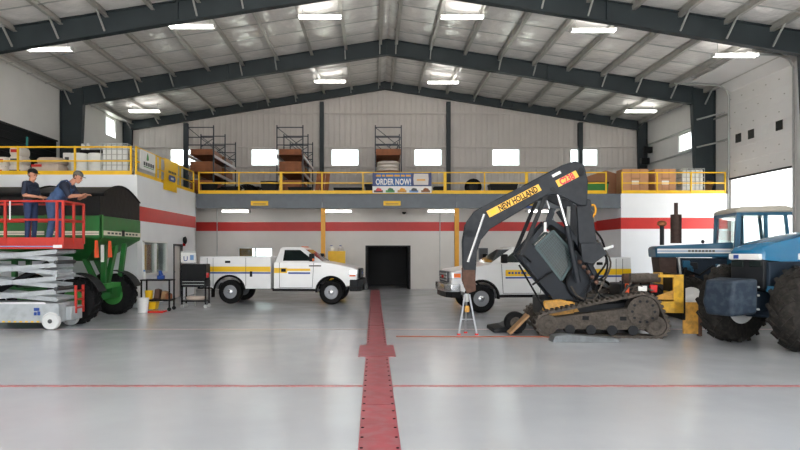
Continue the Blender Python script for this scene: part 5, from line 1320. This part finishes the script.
t = thing('security_camera', 'small dome camera under the mezzanine near the doorway', 'camera', (X_(404,28.6), 28.6, 3.5)); x = X_(404, 28.6); MB().box(x-.12, x+.12, 28.5, 28.7, 3.56, 4.04).build('mount', 'liner', t); MB().ball((x, 28.6, 3.56), .1, 12, 8).build('dome', 'black', t, smooth=True)

# ================================================================== FLOOR CLUTTER
# yellow cabinet behind the left pickup
yc = thing('safety_cabinet', 'yellow storage cabinet behind the left pickup hood', 'cabinet', (X_(336.5,27.2), 27.3, 0)); a, c = X_(328,27), X_(345,27)
MB().box(a, c, 27.0, 27.5, .08, 1.78).build('carcass', 'bandyellow', yc, bevel=.01); MB().box(a+.05, c-.05, 27.05, 27.45, 0, .08).build('plinth', 'dark', yc); hm = (a+c)/2
for k in (0, 1): dd = MB().box(a+.02 if k == 0 else hm+.005, hm-.005 if k == 0 else c-.02, 26.975, 27.0, .12, 1.74).build('door', 'yellow', yc); MB().box(hm-.06 if k == 0 else hm+.03, hm-.03 if k == 0 else hm+.06, 26.955, 26.975, .65, .85).build('handle', 'black', dd)
for px, mt, lb in ((331.5, 'whiteplain', 'white jug on the left of the yellow cabinet top'), (340.5, 'liner', 'pale grey jug on the right of the yellow cabinet top')):
    x = X_(px, 27.2); t = thing('jug', lb, 'jug', (x, 27.2, 1.782), group='jugs on the yellow cabinet'); MB().lathe([(.11, 1.782), (.12, 1.81), (.12, 1.92), (.05, 1.98), (.045, 2.0)], (x, 27.2, 0), 'z', 16).build('bottle', mt, t, smooth=True); MB().lathe([(.05, 2.0), (.05, 2.03), (.01, 2.03)], (x, 27.2, 0), 'z', 12).build('cap', 'bandblue', t)
# black tool cart
cx0, cx1 = X_(181,19.6), X_(206,19.6)
tc_ = thing('tool_cart', 'black wheeled tool cart behind the left pickup tail', 'tool cart', ((cx0+cx1)/2, 19.85, 0))
MB().box(cx0, cx1, 19.6, 20.1, .86, 1.38).build('tool_box', 'black', tc_, bevel=.015)
for k in range(2): dd = MB().box(cx0+.02, cx1-.02, 19.575, 19.6, .68+k*.09, .755+k*.09).build('drawer', 'dark', tc_); MB().box(cx0+.05, cx1-.05, 19.56, 19.575, .735+k*.09, .75+k*.09).build('drawer_pull', 'galv', dd)
MB().box(cx0, cx1, 19.6, 20.1, .66, .86).build('drawer_case', 'black', tc_)
for x in (cx0+.025, cx1-.025):
    for y in (19.63, 20.07):
        MB().box(x-.02, x+.02, y-.02, y+.02, .11, .66).build('leg', 'black', tc_); MB().lathe([(.055, y-.02), (.055, y+.02)], (x, 0, .055), 'y', 14).build('caster', 'galv', tc_)
MB().box(cx0, cx1, 19.6, 20.1, .2, .24).build('shelf', 'black', tc_); MB().box(cx1, cx1+.03, 19.65, 19.85, .95, 1.1).build('red_tag', 'redlens', tc_)
o = cushion(MB(), cx0+.1, cx1-.1, 19.7, 20.0, .242, .36).build('rag_bundle', 'sacktan', None, smooth=True); tag(o, 'tan bundle of rags on the lower shelf of the black tool cart', 'rags')
# white poster frame behind cart
t = thing('poster_board', 'white notice board on a stand behind the black tool cart', 'notice board', (X_(189,20.4), 20.4, 0)); a, c = X_(181,20.4), X_(196,20.4)
MB().box(a, c, 20.38, 20.41, Z_(262.5,20.4), Z_(252.5,20.4)).build('board', 'whiteplain', t); MB().box(a, c, 20.37, 20.42, Z_(252.5,20.4), Z_(251.3,20.4)).build('frame', 'galv', t)
for x in (a+.04, c-.04): MB().box(x-.015, x+.015, 20.41, 20.44, 0, Z_(252,20.4)).build('leg', 'galv', t)
text('lettering', 'U', .22, 'bandblue', t, (a+.08, 20.379, Z_(261,20.4)), (1,0,0), (0,0,1), off=.004)
MB().box(a+.3, a+.42, 20.374, 20.38, Z_(260,20.4), Z_(255,20.4)).build('print', 'greyblue', t)
# work bench with bits
bx0_, bx1_ = X_(140,18.6), X_(170,18.6)
wbn = thing('work_bench', 'low black wheeled bench stand below the reception window', 'bench', ((bx0_+bx1_)/2, 18.85, 0))
MB().box(bx0_, bx1_, 18.6, 19.1, .90, .94).build('top', 'dark', wbn)
for x in (bx0_+.03, bx1_-.03):
    for y in (18.63, 19.07): MB().box(x-.02, x+.02, y-.02, y+.02, .12, .90).build('leg', 'black', wbn); MB().lathe([(.06, y-.02), (.06, y+.02)], (x, 0, .06), 'y', 12).build('caster', 'black', wbn)
MB().box(bx0_, bx1_, 18.6, 19.1, .30, .34).build('shelf', 'black', wbn)
o = MB().box(X_(150,18.3), X_(165,18.3), 18.1, 18.5, 0, .05).build('drip_tray', 'redlens', None, bevel=.01); tag(o, 'flat red tray on the floor beside the cart tyre', 'tray')
def bucket(label, x, y, z, r, h, mat, lid='liner'):
    t = thing('bucket', label, 'bucket', (x, y, z), group='buckets and pails'); MB().lathe([(r*.82, z), (r, z+h), (r*.92, z+h), (r*.75, z+.03), (.01, z+.03)], (x, y, 0), 'z', 20).build('pail', mat, t, smooth=True); MB().tube([(x+r*math.cos(a), y-.02, z+h*.9-.12*math.sin(a)) for a in [PI*i/8 for i in range(9)]], .008, 5).build('handle', 'galv', t)
bucket('white bucket on the floor next to the cart tyre', X_(143,18.3), 18.3, 0.0, .17, .42, 'whiteplain'); bucket('yellow bucket on the bench shelf', X_(149,18.8), 18.8, .342, .12, .26, 'bandyellow'); bucket('white pail on the bench shelf beside the yellow bucket', X_(143.5,18.85), 18.85, .342, .085, .22, 'plastic')
t = thing('mop_bucket', 'yellow mop bucket on the floor under the bench', 'bucket', (X_(151,18.8), 18.8, 0)); x = X_(151, 18.8); MB().loft([rect(x-.16, x+.16, 18.68, 18.95, .05), rect(x-.2, x+.2, 18.65, 18.98, .27)]).build('tub', 'bandyellow', t); 
for k in (-.12, .12): MB().ball((x+k, 18.75, .035), .035, 8, 6).build('caster', 'black', t)
t = thing('blue_tool', 'bright blue pump on the bench top', 'pump', (X_(161,18.8), 18.8, .942)); x = X_(161, 18.8); MB().box(x-.1, x+.1, 18.72, 18.88, .942, 1.06).build('base', 'bandblue', t, bevel=.02); MB().tube([(x, 18.8, 1.06), (x-.03, 18.8, 1.2)], [.07, .04], 10).build('motor', 'bandblue', t)
t = thing('spray_bottle', 'slim white bottle on the bench top', 'bottle', (X_(144.5,18.8), 18.8, .942)); x = X_(144.5, 18.8); MB().lathe([(.04, .942), (.045, .95), (.045, 1.12), (.02, 1.17)], (x, 18.8, 0), 'z', 14).build('bottle', 'whiteplain', t, smooth=True); MB().box(x-.03, x+.02, 18.785, 18.815, 1.17, 1.22).build('trigger', 'greyblue', t)
for k, (px, mt) in enumerate(((158, 'rust'), (165, 'board'), (168, 'rackbrown'))):
    x = X_(px, 18.85); o = MB().prism([(x-.1, .342), (x+.1, .342), (x+.09, .62-.06*k), (x-.05, .66-.06*k)], 18.7, 19.0).build('engine_part', mt, None, bevel=.03); tag(o, ('rusty engine casting left', 'brown gearbox part middle', 'dark brown casting right')[k]+' of three on the bench shelf', 'machine part', 'castings on the bench')
strip_light((-9.6, 22.0, 3.0), 'added unseen strip light brightening the reception room', 1.4, 'added room lights', rods=.9)  # unseen lamp added to brighten the interior behind the reception window
# posters and shelf behind the reception window
for k, (y0_, y1_, mt) in enumerate(((20.45, 20.95, 'amber'), (21.05, 21.35, 'rackbrown'), (21.6, 22.1, 'poster'))):
    o = MB().box(LX-.14, LX-.12, y0_, y1_, 1.15, 2.0).build('poster', mt, None); tag(o, ('amber', 'brown', 'pale')[k]+' poster hung inside the reception window', 'poster', 'posters inside the reception window')
o = MB().box(-7.1, -5.95, 30.6, 30.7, .7, 2.1).build('office_cabinet', 'dirtyellow', None, bevel=.01); tag(o, 'brown cabinet inside the office behind the left pickup', 'cabinet')
